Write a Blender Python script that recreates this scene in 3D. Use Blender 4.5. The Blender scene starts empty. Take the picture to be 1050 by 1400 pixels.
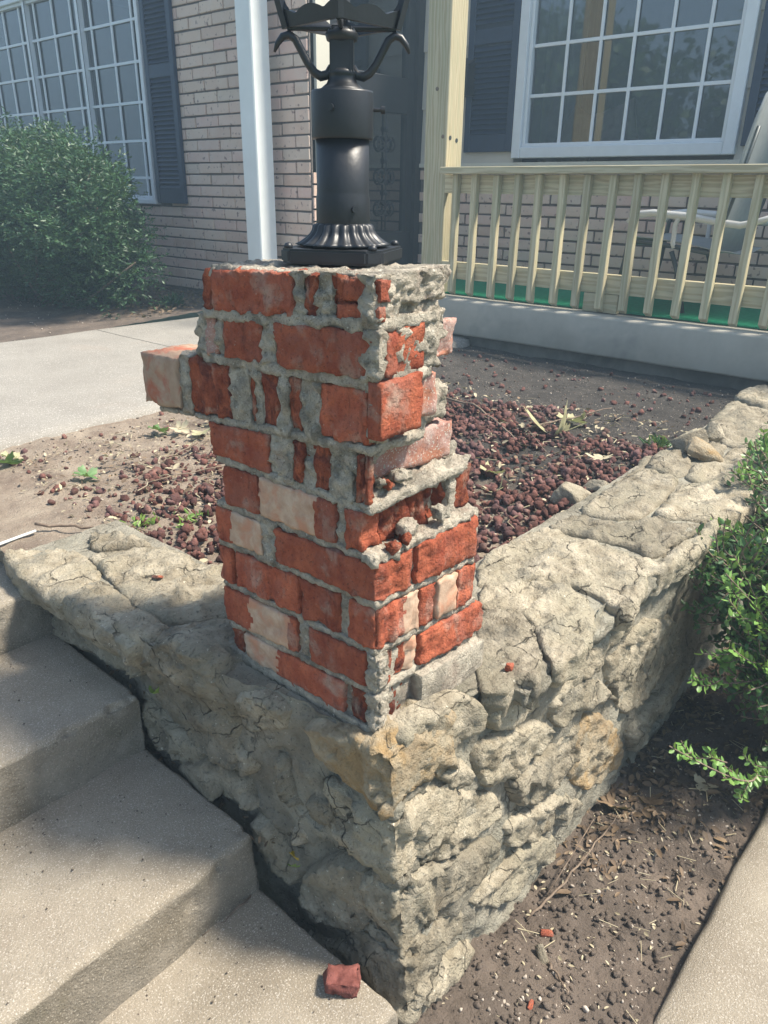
import bpy, bmesh, math, random
import numpy as np
from mathutils import Vector, Matrix, noise
from mathutils.geometry import delaunay_2d_cdt
random.seed(7)
D = bpy.data
SC = bpy.context.scene
COL = SC.collection
rad = math.radians

# ---------------------------------------------------------------- camera
CAM = Vector((-0.6561, -0.5707, 0.7152))
cd = D.cameras.new('camera'); cam = D.objects.new('camera', cd); COL.objects.link(cam)
PIT, ROL, YAW = rad(23.1485), rad(0.8319), rad(40.42)
f0 = Vector((math.cos(YAW), math.sin(YAW), 0)); r0 = Vector((math.sin(YAW), -math.cos(YAW), 0)); u0 = Vector((0, 0, 1))
F = f0*math.cos(PIT) - u0*math.sin(PIT); U = u0*math.cos(PIT) + f0*math.sin(PIT)
R2 = r0*math.cos(ROL) + U*math.sin(ROL); U2 = U*math.cos(ROL) - r0*math.sin(ROL)
m = Matrix((R2, U2, -F)).transposed().to_4x4(); m.translation = CAM
cam.matrix_world = m
cd.sensor_fit = 'VERTICAL'; cd.sensor_height = 36; cd.lens = 36*1027.12/1400
cd.clip_start = 0.02; cd.clip_end = 400
SC.camera = cam
# ---------------------------------------------------------------- light
SUN_EL, SUN_AZ = rad(57), math.atan2(-0.785, 0.62)      # direction from the place towards the sun
SUNDIR = Vector((math.cos(SUN_EL)*math.cos(SUN_AZ), math.cos(SUN_EL)*math.sin(SUN_AZ), math.sin(SUN_EL)))
W = D.worlds.new('World'); SC.world = W; W.use_nodes = True
wn = W.node_tree; wn.nodes.clear()
wo = wn.nodes.new('ShaderNodeOutputWorld'); wb = wn.nodes.new('ShaderNodeBackground'); sk = wn.nodes.new('ShaderNodeTexSky')
sk.sky_type = 'NISHITA'; sk.sun_disc = False; sk.sun_elevation = SUN_EL
sk.sun_rotation = math.pi/2 - SUN_AZ
sk.air_density = 1.0; sk.dust_density = 2.0
wb.inputs[1].default_value = 0.10
wn.links.new(sk.outputs[0], wb.inputs[0]); wn.links.new(wb.outputs[0], wo.inputs[0])
sl_ = D.lights.new('sun', 'SUN'); sl_.energy = 5.0; sl_.angle = rad(9); sl_.color = (1.0, 0.92, 0.79)
so = D.objects.new('sun', sl_); COL.objects.link(so)
so.rotation_euler = (-SUNDIR).to_track_quat('-Z', 'Y').to_euler()
vs = SC.view_settings; vs.view_transform = 'Standard'; vs.look = 'None'; vs.exposure = 1.22; vs.gamma = 1; vs.use_curve_mapping = False

# ---------------------------------------------------------------- materials
def new_mat(name):
    mt = D.materials.new(name); mt.use_nodes = True
    nt = mt.node_tree; b = nt.nodes['Principled BSDF']
    return mt, nt, b
def N(nt, kind, **kw):
    n = nt.nodes.new('ShaderNode'+kind)
    for k, v in kw.items(): setattr(n, k, v)
    return n
def pos(nt, coord='world'):
    if coord == 'world': return N(nt, 'NewGeometry').outputs['Position']
    return N(nt, 'TexCoord').outputs['Object']
def noise_tex(nt, vec, scale, detail=6, rough=0.6, dist=0.0):
    n = N(nt, 'TexNoise'); n.inputs['Scale'].default_value = scale; n.inputs['Detail'].default_value = detail
    n.inputs['Roughness'].default_value = rough; n.inputs['Distortion'].default_value = dist
    nt.links.new(vec, n.inputs['Vector']); return n.outputs['Fac']
def ramp(nt, fac, stops):
    r = N(nt, 'ValToRGB'); e = r.color_ramp.elements
    while len(e) < len(stops): e.new(0.5)
    for i, (p, c) in enumerate(stops):
        e[i].position = p; e[i].color = (c[0], c[1], c[2], 1) if not isinstance(c, float) else (c, c, c, 1)
    nt.links.new(fac, r.inputs[0]); return r.outputs[0]
def mix(nt, fac, a, b, mode='MIX'):
    n = N(nt, 'Mix', data_type='RGBA', blend_type=mode)
    for s, v in ((n.inputs[0], fac), (n.inputs[6], a), (n.inputs[7], b)):
        if isinstance(v, (int, float)): s.default_value = v
        elif isinstance(v, tuple): s.default_value = (v[0], v[1], v[2], 1)
        else: nt.links.new(v, s)
    return n.outputs[2]
def bump(nt, b, h, strength, dist=0.002, prev=None):
    n = N(nt, 'Bump'); n.inputs['Strength'].default_value = strength; n.inputs['Distance'].default_value = dist
    nt.links.new(h, n.inputs['Height'])
    if prev: nt.links.new(prev, n.inputs['Normal'])
    nt.links.new(n.outputs[0], b.inputs['Normal']); return n.outputs[0]
def surf(name, c1, c2, s1=12, speck=None, sscale=300, rough=0.9, b1=(40, .6, .004), b2=(300, .5, .001), c3=None, s3=3, per=0.0, coord='world', speck_pos=(.60, .66), stain=None, fiss=0.0, crack=0.0, crs=13, crw=.024, crm=(.50, .60)):
    mt, nt, b = new_mat(name); p = pos(nt, coord)
    if per:
        oi = N(nt, 'ObjectInfo'); 
        if coord != 'world':
            ad = N(nt, 'VectorMath', operation='MULTIPLY_ADD'); nt.links.new(oi.outputs['Random'], ad.inputs[0]); ad.inputs[1].default_value = (37, 91, 53); nt.links.new(p, ad.inputs[2]); p = ad.outputs[0]
    f1 = noise_tex(nt, p, s1, 7, .62)
    col = ramp(nt, f1, [(.32, c1), (.68, c2)])
    if c3:
        f3 = noise_tex(nt, p, s3, 5, .6, .4)
        col = mix(nt, ramp(nt, f3, [(.48, 0.0), (.62, 1.0)]), col, c3)
    if stain:
        f4 = noise_tex(nt, p, stain[1], 4, .6, .3)
        col = mix(nt, ramp(nt, f4, [(.55, 0.0), (.72, .85)]), col, stain[0])
    if speck:
        fs = noise_tex(nt, p, sscale, 2, .5)
        col = mix(nt, ramp(nt, fs, [(speck_pos[0], 0.0), (speck_pos[1], 1.0)]), col, speck)
        fs2 = noise_tex(nt, p, sscale*.8, 3, .6)
        col = mix(nt, ramp(nt, fs2, [(.30, 1.0), (.40, 0.0)]), col, mix(nt, .5, col, (.02, .018, .015)))
    if per:
        hsv = N(nt, 'HueSaturation'); nt.links.new(col, hsv.inputs['Color'])
        mr = N(nt, 'MapRange'); nt.links.new(oi.outputs['Random'], mr.inputs[0]); mr.inputs[3].default_value = 1-per; mr.inputs[4].default_value = 1+per
        nt.links.new(mr.outputs[0], hsv.inputs['Value']); col = hsv.outputs[0]
    nt.links.new(col, b.inputs['Base Color']); b.inputs['Roughness'].default_value = rough
    b.inputs['Specular IOR Level'].default_value = .3
    pv = None
    if fiss:      # fractures running up the brick
        mp = N(nt, 'Mapping'); nt.links.new(p, mp.inputs[0]); mp.inputs['Scale'].default_value = (1, 1, .14)
        ff = noise_tex(nt, mp.outputs[0], 75, 6, .7, .6)
        src = b.inputs['Base Color'].links[0].from_socket
        nt.links.new(mix(nt, mix(nt, 1.0, ramp(nt, ff, [(.38, fiss), (.47, 0.0)]), ramp(nt, noise_tex(nt, p, 20, 3), [(.42, .1), (.6, 1.0)]), 'MULTIPLY'), src, (.07, .02, .015)), b.inputs['Base Color'])
        pv = bump(nt, b, ff, 1.0, .010*fiss)
    if crack:     # thin broken cracks
        nd = N(nt, 'TexNoise'); nd.inputs['Scale'].default_value = 14; nd.inputs['Detail'].default_value = 4; nt.links.new(p, nd.inputs['Vector'])
        va = N(nt, 'VectorMath', operation='MULTIPLY_ADD'); nt.links.new(nd.outputs['Color'], va.inputs[0]); va.inputs[1].default_value = (.07, .07, .07); nt.links.new(p, va.inputs[2])
        vo_ = N(nt, 'TexVoronoi', feature='DISTANCE_TO_EDGE'); vo_.inputs['Scale'].default_value = crs; nt.links.new(va.outputs[0], vo_.inputs['Vector'])
        cm = ramp(nt, vo_.outputs['Distance'], [(.0, 1.0), (crw, 0.0)]); ms_ = ramp(nt, noise_tex(nt, p, crs*.7, 3), [(crm[0], 0.0), (crm[1], 1.0)])
        cc = mix(nt, 1.0, cm, ms_, 'MULTIPLY'); src = b.inputs['Base Color'].links[0].from_socket
        cs = mix(nt, 1.0, cc, (crack, crack, crack), 'MULTIPLY')
        nt.links.new(mix(nt, cs, src, (.05, .045, .035)), b.inputs['Base Color'])
        iv = N(nt, 'Math', operation='SUBTRACT'); iv.inputs[0].default_value = 1; nt.links.new(cs, iv.inputs[1]); pv = bump(nt, b, iv.outputs[0], 1.0, .006, pv)
    if b1: pv = bump(nt, b, noise_tex(nt, p, b1[0], 8, .65), b1[1], b1[2], pv)
    if b2: bump(nt, b, noise_tex(nt, p, b2[0], 4, .6), b2[1], b2[2], pv)
    return mt
def island_var(mt, lo=.55, hi=1.5):
    nt = mt.node_tree; b = nt.nodes['Principled BSDF']; l = b.inputs['Base Color'].links[0].from_socket
    gi = N(nt, 'NewGeometry'); hs = N(nt, 'HueSaturation'); mr = N(nt, 'MapRange'); nt.links.new(gi.outputs['Random Per Island'], mr.inputs[0]); mr.inputs[3].default_value = lo; mr.inputs[4].default_value = hi
    nt.links.new(mr.outputs[0], hs.inputs['Value']); nt.links.new(l, hs.inputs['Color']); nt.links.new(hs.outputs[0], b.inputs['Base Color']); return mt
def plain(name, c, rough=.5, metal=0.0, spec=.5, b1=None, var=.12, sc=20):
    mt, nt, b = new_mat(name); p = pos(nt, 'obj')
    f1 = noise_tex(nt, p, sc, 5, .6)
    col = ramp(nt, f1, [(.3, tuple(v*(1-var) for v in c)), (.7, tuple(min(1, v*(1+var)) for v in c))])
    nt.links.new(col, b.inputs['Base Color']); b.inputs['Roughness'].default_value = rough
    b.inputs['Metallic'].default_value = metal; b.inputs['Specular IOR Level'].default_value = spec
    if b1: bump(nt, b, noise_tex(nt, p, b1[0], 5, .6), b1[1], b1[2])
    return mt
M_ = {}
M_['brick'] = surf('old_red_brick', (.29, .060, .030), (.52, .150, .075), 26, speck=(.50, .33, .25), sscale=260, speck_pos=(.70, .76), rough=.9, b1=(95, 1.0, .007), b2=(260, .8, .0025), c3=(.38, .12, .075), s3=17, per=.15, stain=((.46, .33, .26), 18), fiss=.45)
M_['brick_broken'] = surf('broken_red_brick', (.20, .042, .022), (.50, .145, .07), 40, rough=.95, b1=(110, 1.0, .009), b2=(300, .8, .003), c3=(.17, .045, .03), s3=34, per=.12, stain=((.46, .38, .30), 22), fiss=.9)
M_['brick_pale'] = surf('pale_brick_face', (.38, .24, .165), (.56, .42, .31), 40, rough=.9, b1=(70, .5, .003), b2=(420, .5, .001), c3=(.48, .25, .16), s3=25)
M_['brick_mauve'] = surf('mauve_dusty_brick', (.30, .15, .12), (.45, .32, .28), 30, speck=(.5, .46, .4), sscale=350, rough=.93, b1=(60, .6, .004), b2=(400, .6, .0012), c3=(.38, .16, .10), s3=18)
M_['brick_dusty'] = surf('dusty_brown_brick', (.30, .20, .14), (.40, .30, .22), 30, rough=.93, b1=(60, .5, .003), b2=(400, .5, .001), c3=(.36, .13, .08), s3=20)
M_['mortar'] = surf('old_mortar', (.40, .35, .28), (.64, .575, .465), 50, speck=(.70, .67, .58), sscale=230, speck_pos=(.66, .72), rough=.96, b1=(130, 1.0, .009), b2=(330, 1.0, .004), c3=(.29, .26, .21), s3=24, stain=((.40, .31, .25), 19))
M_['stone'] = surf('limestone', (.195, .163, .112), (.50, .44, .335), 17, speck=(.62, .57, .46), sscale=170, speck_pos=(.68, .76), rough=.93, b1=(55, 1.0, .012), b2=(190, 1.0, .005), c3=(.32, .285, .21), s3=6, per=.24, stain=((.17, .16, .13), 15), crack=.9)
M_['stone_ochre'] = surf('limestone_ochre', (.30, .22, .13), (.48, .42, .31), 18, rough=.93, b1=(55, 1.0, .012), b2=(190, 1.0, .005), c3=(.38, .26, .13), s3=14, per=.08)
M_['wall_mortar'] = surf('smeared_wall_mortar', (.19, .17, .13), (.36, .33, .265), 11, speck=(.55, .51, .42), sscale=180, speck_pos=(.69, .76), rough=.95, b1=(60, 1.0, .010), b2=(210, 1.0, .0045), c3=(.34, .32, .255), s3=5, stain=((.15, .14, .105), 8), crack=.7)
M_['concrete'] = surf('worn_aggregate_concrete', (.235, .20, .155), (.32, .28, .22), 5, speck=(.44, .40, .345), sscale=420, speck_pos=(.56, .68), rough=.93, b1=(75, .5, .003), b2=(300, .9, .0022), c3=(.245, .21, .16), s3=2.6, stain=((.19, .16, .12), 4.2))
M_['riser'] = surf('darker_riser_concrete', (.19, .165, .13), (.29, .255, .205), 7, speck=(.38, .34, .28), sscale=380, speck_pos=(.58, .70), rough=.95, b1=(75, .8, .004), b2=(260, 1.0, .0028), c3=(.165, .14, .105), s3=4, stain=((.15, .135, .095), 5))  # darker concrete tone for the riser faces than for the treads
M_['walk'] = surf('smooth_walk_concrete', (.225, .208, .182), (.275, .257, .226), 4, speck=(.50, .48, .44), sscale=260, rough=.92, b1=(40, .4, .003), b2=(240, .6, .0014), stain=((.25, .215, .18), 2.0))
M_['porch_concrete'] = surf('porch_slab_concrete', (.34, .315, .265), (.45, .42, .355), 5, rough=.9, b1=(30, .2, .003), b2=(200, .3, .001), stain=((.26, .25, .22), 2.5))
M_['foundation'] = surf('foundation_concrete', (.13, .12, .105), (.22, .205, .18), 6, rough=.95, b1=(30, .4, .004), c3=(.10, .095, .085), s3=3)
M_['soil'] = surf('damp_soil', (.082, .064, .052), (.175, .138, .11), 9, speck=(.42, .37, .31), sscale=130, speck_pos=(.69, .72), rough=.97, b1=(70, 1.0, .008), b2=(260, .9, .003), c3=(.10, .08, .065), s3=3)
M_['dry_soil'] = surf('dry_sandy_soil', (.22, .165, .13), (.38, .30, .235), 7, speck=(.55, .5, .42), sscale=150, speck_pos=(.64, .68), rough=.97, b1=(70, 1.0, .006), b2=(260, .9, .003), c3=(.19, .13, .11), s3=5)
M_['lava'] = surf('red_lava_rock', (.06, .026, .021), (.165, .075, .06), 35, rough=.97, b1=(120, 1.0, .004), b2=(400, .8, .002), c3=(.12, .065, .062), s3=9, stain=((.26, .17, .14), 12))
M_['pebble'] = surf('pale_pebble', (.26, .21, .165), (.52, .46, .39), 30, rough=.9, b1=(60, .3, .003), b2=None)
island_var(M_['lava']); island_var(M_['pebble'], .7, 1.15); M_['wood'] = None
M_['black'] = plain('black_enamel', (.015, .017, .021), .42, 0, .5, b1=(120, .25, .0015))
M_['iron'] = plain('black_iron', (.014, .016, .020), .45, 0, .5)
M_['shutter'] = plain('navy_black_shutter', (.011, .027, .062), .45, 0, .5)
M_['white'] = plain('white_paint', (.74, .77, .76), .5, 0, .4, b1=(14, .15, .003), var=.05, sc=6)
M_['vinyl'] = plain('white_vinyl_frame', (.70, .73, .76), .4, 0, .5, var=.03)
M_['siding'] = plain('beige_siding', (.52, .49, .43), .6, 0, .4, var=.05, sc=5)
M_['siding_trim'] = plain('beige_trim', (.60, .58, .50), .6, 0, .4, var=.05, sc=5)
M_['turf'] = surf('green_outdoor_carpet', (.0, .16, .075), (.01, .26, .13), 40, rough=.95, b1=(400, .8, .003), b2=None)
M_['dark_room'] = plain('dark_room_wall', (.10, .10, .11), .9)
M_['curtain'] = plain('pale_curtain', (.42, .41, .38), .9, var=.2, sc=9)
M_['sling'] = plain('grey_sling_fabric', (.30, .32, .32), .85, b1=(300, .5, .002), var=.08)
M_['grey_metal'] = plain('dark_grey_metal', (.06, .07, .07), .4, .3)
M_['alu'] = plain('white_enamel_tube', (.72, .72, .70), .35, 0, .6, var=.04)
M_['twig'] = surf('dry_twig', (.10, .07, .05), (.26, .2, .15), 60, rough=.9, b1=(150, .6, .002), b2=None)
M_['bark'] = surf('bark', (.10, .075, .055), (.22, .17, .13), 30, rough=.95, b1=(60, .9, .006), b2=None)
def wood(name, c1, c2, green=(.36, .40, .25)):
    mt, nt, b = new_mat(name); tc = N(nt, 'TexCoord').outputs['Object']
    mp = N(nt, 'Mapping'); nt.links.new(tc, mp.inputs[0]); mp.inputs['Scale'].default_value = (1, 1, .09)
    oi = N(nt, 'ObjectInfo'); ad = N(nt, 'VectorMath', operation='MULTIPLY_ADD'); nt.links.new(oi.outputs['Random'], ad.inputs[0]); ad.inputs[1].default_value = (7, 3, 5); nt.links.new(mp.outputs[0], ad.inputs[2])
    wv = N(nt, 'TexWave', wave_type='RINGS', rings_direction='Z'); nt.links.new(ad.outputs[0], wv.inputs['Vector'])
    wv.inputs['Scale'].default_value = 28; wv.inputs['Distortion'].default_value = 9; wv.inputs['Detail'].default_value = 3; wv.inputs['Detail Scale'].default_value = 1.2
    f2 = noise_tex(nt, ad.outputs[0], 45, 5, .6)
    col = ramp(nt, wv.outputs['Fac'], [(.15, c1), (.75, c2)])
    col = mix(nt, ramp(nt, f2, [(.45, 0.0), (.7, .6)]), col, green)
    hsv = N(nt, 'HueSaturation'); nt.links.new(col, hsv.inputs['Color'])
    mr = N(nt, 'MapRange'); nt.links.new(oi.outputs['Random'], mr.inputs[0]); mr.inputs[3].default_value = .82; mr.inputs[4].default_value = 1.1
    nt.links.new(mr.outputs[0], hsv.inputs['Value'])
    nt.links.new(hsv.outputs[0], b.inputs['Base Color']); b.inputs['Roughness'].default_value = .75
    bump(nt, b, wv.outputs['Fac'], .15, .001)
    return mt
M_['wood'] = wood('pale_green_treated_pine', (.47, .395, .24), (.60, .53, .355), (.42, .42, .26))
def wood_h(name):        # same pine, grain along Y
    mt = M_['wood'].copy(); mt.name = name
    for n in mt.node_tree.nodes:
        if n.type == 'MAPPING': n.inputs['Scale'].default_value = (1, .09, 1)
        if n.type == 'TEX_WAVE': n.rings_direction = 'Y'
    return mt
M_['wood_h'] = wood_h('treated_pine_board')
def house_brick():
    mt, nt, b = new_mat('pinkish_buff_brick'); tc = N(nt, 'TexCoord').outputs['Object']
    oi = N(nt, 'ObjectInfo'); ad = N(nt, 'VectorMath', operation='MULTIPLY_ADD'); nt.links.new(oi.outputs['Random'], ad.inputs[0]); ad.inputs[1].default_value = (37, 91, 53); nt.links.new(tc, ad.inputs[2]); p = ad.outputs[0]
    base = ramp(nt, oi.outputs['Random'], [(0.0, (.56, .39, .31)), (.35, (.70, .54, .43)), (.7, (.66, .45, .38)), (1.0, (.60, .48, .39))])
    f1 = noise_tex(nt, p, 12, 5, .6)
    col = mix(nt, ramp(nt, f1, [(.4, 0.0), (.7, .45)]), base, (.68, .57, .49))
    f2 = noise_tex(nt, p, 34, 3, .5)
    col = mix(nt, ramp(nt, f2, [(.62, 0.0), (.70, .75)]), col, (.20, .12, .11))
    nt.links.new(col, b.inputs['Base Color']); b.inputs['Roughness'].default_value = .9
    bump(nt, b, noise_tex(nt, p, 60, 5, .6), .5, .003); return mt
M_['hbrick'] = house_brick()
M_['hmortar'] = surf('dark_house_mortar', (.12, .105, .095), (.19, .165, .15), 30, rough=.95, b1=(90, .7, .004), b2=None)
def leafmat(name, ca, cb, trans=.25, rough=.45):
    mt, nt, b = new_mat(name); p = pos(nt, 'world')
    f = noise_tex(nt, p, 30, 3, .6); gi = N(nt, 'NewGeometry')
    col = mix(nt, ramp(nt, gi.outputs['Random Per Island'], [(.0, .0), (1.0, 1.0)]), ca, cb)
    col = mix(nt, ramp(nt, f, [(.4, 0.0), (.65, .5)]), col, tuple(v*.6 for v in ca))
    nt.links.new(col, b.inputs['Base Color']); b.inputs['Roughness'].default_value = rough
    tr = N(nt, 'BsdfTranslucent'); nt.links.new(mix(nt, .5, col, (.25, .35, .05)), tr.inputs[0])
    ms = N(nt, 'MixShader'); ms.inputs[0].default_value = trans
    out = nt.nodes['Material Output']; nt.links.new(b.outputs[0], ms.inputs[1]); nt.links.new(tr.outputs[0], ms.inputs[2]); nt.links.new(ms.outputs[0], out.inputs[0])
    return mt
M_['yew'] = leafmat('dark_yew_needles', (.020, .062, .026), (.055, .135, .05), .12, .5)
M_['box'] = leafmat('small_boxwood_leaves', (.045, .12, .045), (.13, .26, .085), .25, .38)
M_['boxnew'] = leafmat('fresh_boxwood_leaves', (.14, .30, .06), (.26, .44, .12), .3, .4)
M_['maple'] = leafmat('green_fallen_leaf', (.06, .15, .05), (.14, .26, .09), .25, .5)
M_['yleaf'] = leafmat('pale_wilted_leaf', (.36, .36, .17), (.52, .48, .30), .25, .6)
M_['dleaf'] = leafmat('dry_brown_leaf', (.10, .065, .04), (.26, .18, .11), .1, .7)
M_['tanleaf'] = leafmat('tan_dry_leaf', (.40, .34, .22), (.52, .46, .32), .1, .7)
M_['weed'] = leafmat('bright_weed', (.16, .30, .06), (.32, .44, .12), .3, .5)
M_['treeleaf'] = leafmat('tree_foliage', (.03, .075, .02), (.09, .17, .045), .3, .5)
def glass(name, tint=(.85, .9, .92)):
    mt = D.materials.new(name); mt.use_nodes = True; nt = mt.node_tree; nt.nodes.clear()
    o = N(nt, 'OutputMaterial'); g = N(nt, 'BsdfGlossy'); t = N(nt, 'BsdfTransparent'); ms = N(nt, 'MixShader'); fr = N(nt, 'Fresnel')
    g.inputs['Roughness'].default_value = .02; g.inputs['Color'].default_value = (.9, .95, 1, 1); t.inputs[0].default_value = (*tint, 1); fr.inputs[0].default_value = 2.3
    nb = N(nt, 'Bump'); nb.inputs['Strength'].default_value = .12; nb.inputs['Distance'].default_value = .003; nt.links.new(noise_tex(nt, pos(nt), 3, 2), nb.inputs['Height']); nt.links.new(nb.outputs[0], g.inputs['Normal'])
    nt.links.new(fr.outputs[0], ms.inputs[0]); nt.links.new(t.outputs[0], ms.inputs[1]); nt.links.new(g.outputs[0], ms.inputs[2]); nt.links.new(ms.outputs[0], o.inputs[0])
    return mt
M_['glass'] = glass('window_glass', (.55, .6, .65))

# ---------------------------------------------------------------- helpers
def tag(o, label=None, cat=None, group=None, kind=None):
    if label: o['label'] = label
    if cat: o['category'] = cat
    if group: o['group'] = group
    if kind: o['kind'] = kind
    return o
def link(name, me, mats, parent=None, smooth=True):
    for mt in (mats if isinstance(mats, (list, tuple)) else [mats]): me.materials.append(M_[mt] if isinstance(mt, str) else mt)
    if smooth: me.polygons.foreach_set('use_smooth', [True]*len(me.polygons))
    o = D.objects.new(name, me); COL.objects.link(o)
    if parent: o.parent = parent
    return o
def empty(name, loc, label, cat, group=None, rz=0):
    o = D.objects.new(name, None); COL.objects.link(o); o.location = loc; o.rotation_euler = (0, 0, rz); o.empty_display_size = .05
    return tag(o, label, cat, group)
def rel(o, parent):        # parent while keeping world coordinates of mesh built in world space
    o.parent = parent; o.matrix_parent_inverse = parent_matrix(parent).inverted(); return o
def parent_matrix(p):
    mm = Matrix.LocRotScale(p.location, p.rotation_euler.to_quaternion(), p.scale)
    return (parent_matrix(p.parent) @ p.matrix_parent_inverse @ mm) if p.parent else mm
def wlink(name, me, mats, parent=None, smooth=True):
    o = link(name, me, mats, None, smooth)
    if parent: rel(o, parent)
    return o
def pydata(name, v, f):
    me = D.meshes.new(name); me.from_pydata([tuple(x) for x in v], [], f); me.update(); return me
def box_data(x0, x1, y0, y1, z0, z1, bev=0.0):
    if not bev:
        v = [(x, y, z) for z in (z0, z1) for y in (y0, y1) for x in (x0, x1)]
        f = [(0, 2, 3, 1), (4, 5, 7, 6), (0, 1, 5, 4), (2, 6, 7, 3), (0, 4, 6, 2), (1, 3, 7, 5)]
        return v, f
    bm = bmesh.new(); bmesh.ops.create_cube(bm, size=1)
    for q in bm.verts: q.co = Vector((x0 + (q.co.x+.5)*(x1-x0), y0 + (q.co.y+.5)*(y1-y0), z0 + (q.co.z+.5)*(z1-z0)))
    bmesh.ops.bevel(bm, geom=bm.edges[:], offset=bev, segments=1, affect='EDGES')
    bm.verts.ensure_lookup_table(); bm.verts.index_update()
    v = [q.co[:] for q in bm.verts]; f = [[q.index for q in p.verts] for p in bm.faces]; bm.free(); return v, f
def box(name, b, mat, parent=None, bev=0.0, smooth=False):
    v, f = box_data(*b, bev=bev); return wlink(name, pydata(name, v, f), mat, parent, smooth)
class MB:
    def __init__(s): s.v = []; s.f = []; s.m = []
    def add(s, v, f, mi=0):
        o = len(s.v); s.v += [tuple(x) for x in v]; s.f += [[i+o for i in p] for p in f]; s.m += [mi]*len(f); return s
    def box(s, *b, bev=0.0, mi=0): return s.add(*box_data(*b, bev=bev), mi=mi)
    def tube(s, pts, r, n=8, caps=True):
        pts = [Vector(p) for p in pts]; rr = r if isinstance(r, (list, tuple)) else [r]*len(pts); v = []; f = []
        t0 = (pts[1]-pts[0]).normalized(); a = t0.orthogonal().normalized()
        for i, p in enumerate(pts):
            t = (pts[min(i+1, len(pts)-1)]-pts[max(i-1, 0)]).normalized(); a = (a - t*a.dot(t)).normalized(); b = t.cross(a)
            for k in range(n):
                an = 2*math.pi*k/n; v.append(p + (a*math.cos(an)+b*math.sin(an))*rr[i])
        for i in range(len(pts)-1):
            for k in range(n): f.append((i*n+k, i*n+(k+1) % n, (i+1)*n+(k+1) % n, (i+1)*n+k))
        if caps: f.append(tuple(range(n-1, -1, -1))); f.append(tuple((len(pts)-1)*n+k for k in range(n)))
        return s.add(v, f)
    def lathe(s, prof, c, n=40, flute=None):
        v = []; f = []
        for (r, z) in prof:
            for k in range(n):
                an = 2*math.pi*k/n; q = r
                if flute and flute[0] <= z <= flute[1]: q = r*(1+flute[3]*abs(math.sin(an*flute[2]/2)))
                v.append((c[0]+q*math.cos(an), c[1]+q*math.sin(an), z))
        for i in range(len(prof)-1):
            for k in range(n): f.append((i*n+k, i*n+(k+1) % n, (i+1)*n+(k+1) % n, (i+1)*n+k))
        f.append(tuple(range(n-1, -1, -1))); f.append(tuple((len(prof)-1)*n+k for k in range(n)))
        return s.add(v, f)
    def build(s, name, mats, parent=None, smooth=False):
        me = pydata(name, s.v, s.f)
        if any(s.m): me.polygons.foreach_set('material_index', s.m)
        return wlink(name, me, mats, parent, smooth)
def sm(t): t = min(max(t, 0), 1); return t*t*(3-2*t)
nz = lambda p, s=1.0, k=0.0: noise.noise(Vector((p[0]*s+k, p[1]*s+k*.7, p[2]*s-k)))
fbm = lambda p, s, k=0.0, o=4: noise.fractal(Vector((p[0]*s+k, p[1]*s-k, p[2]*s+k*.5)), .9, 2.1, o)

_fc = {}
def facet(p, sc, k=0.0, tilt=.3):
    q = Vector((p[0]*sc+k, p[1]*sc-k*.7, p[2]*sc+k*.3))
    dd, pp = noise.voronoi(q); c = pp[0]; key = (round(c.x, 2), round(c.y, 2), round(c.z, 2)); t = _fc.get(key)
    if t is None:
        r_ = random.Random(hash(key)); t = _fc[key] = (Vector((r_.uniform(-1, 1), r_.uniform(-1, 1), r_.uniform(-1, 1))), r_.uniform(-.5, .5))
    return ((q-c).dot(t[0])*tilt + t[1]*tilt)/sc
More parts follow.
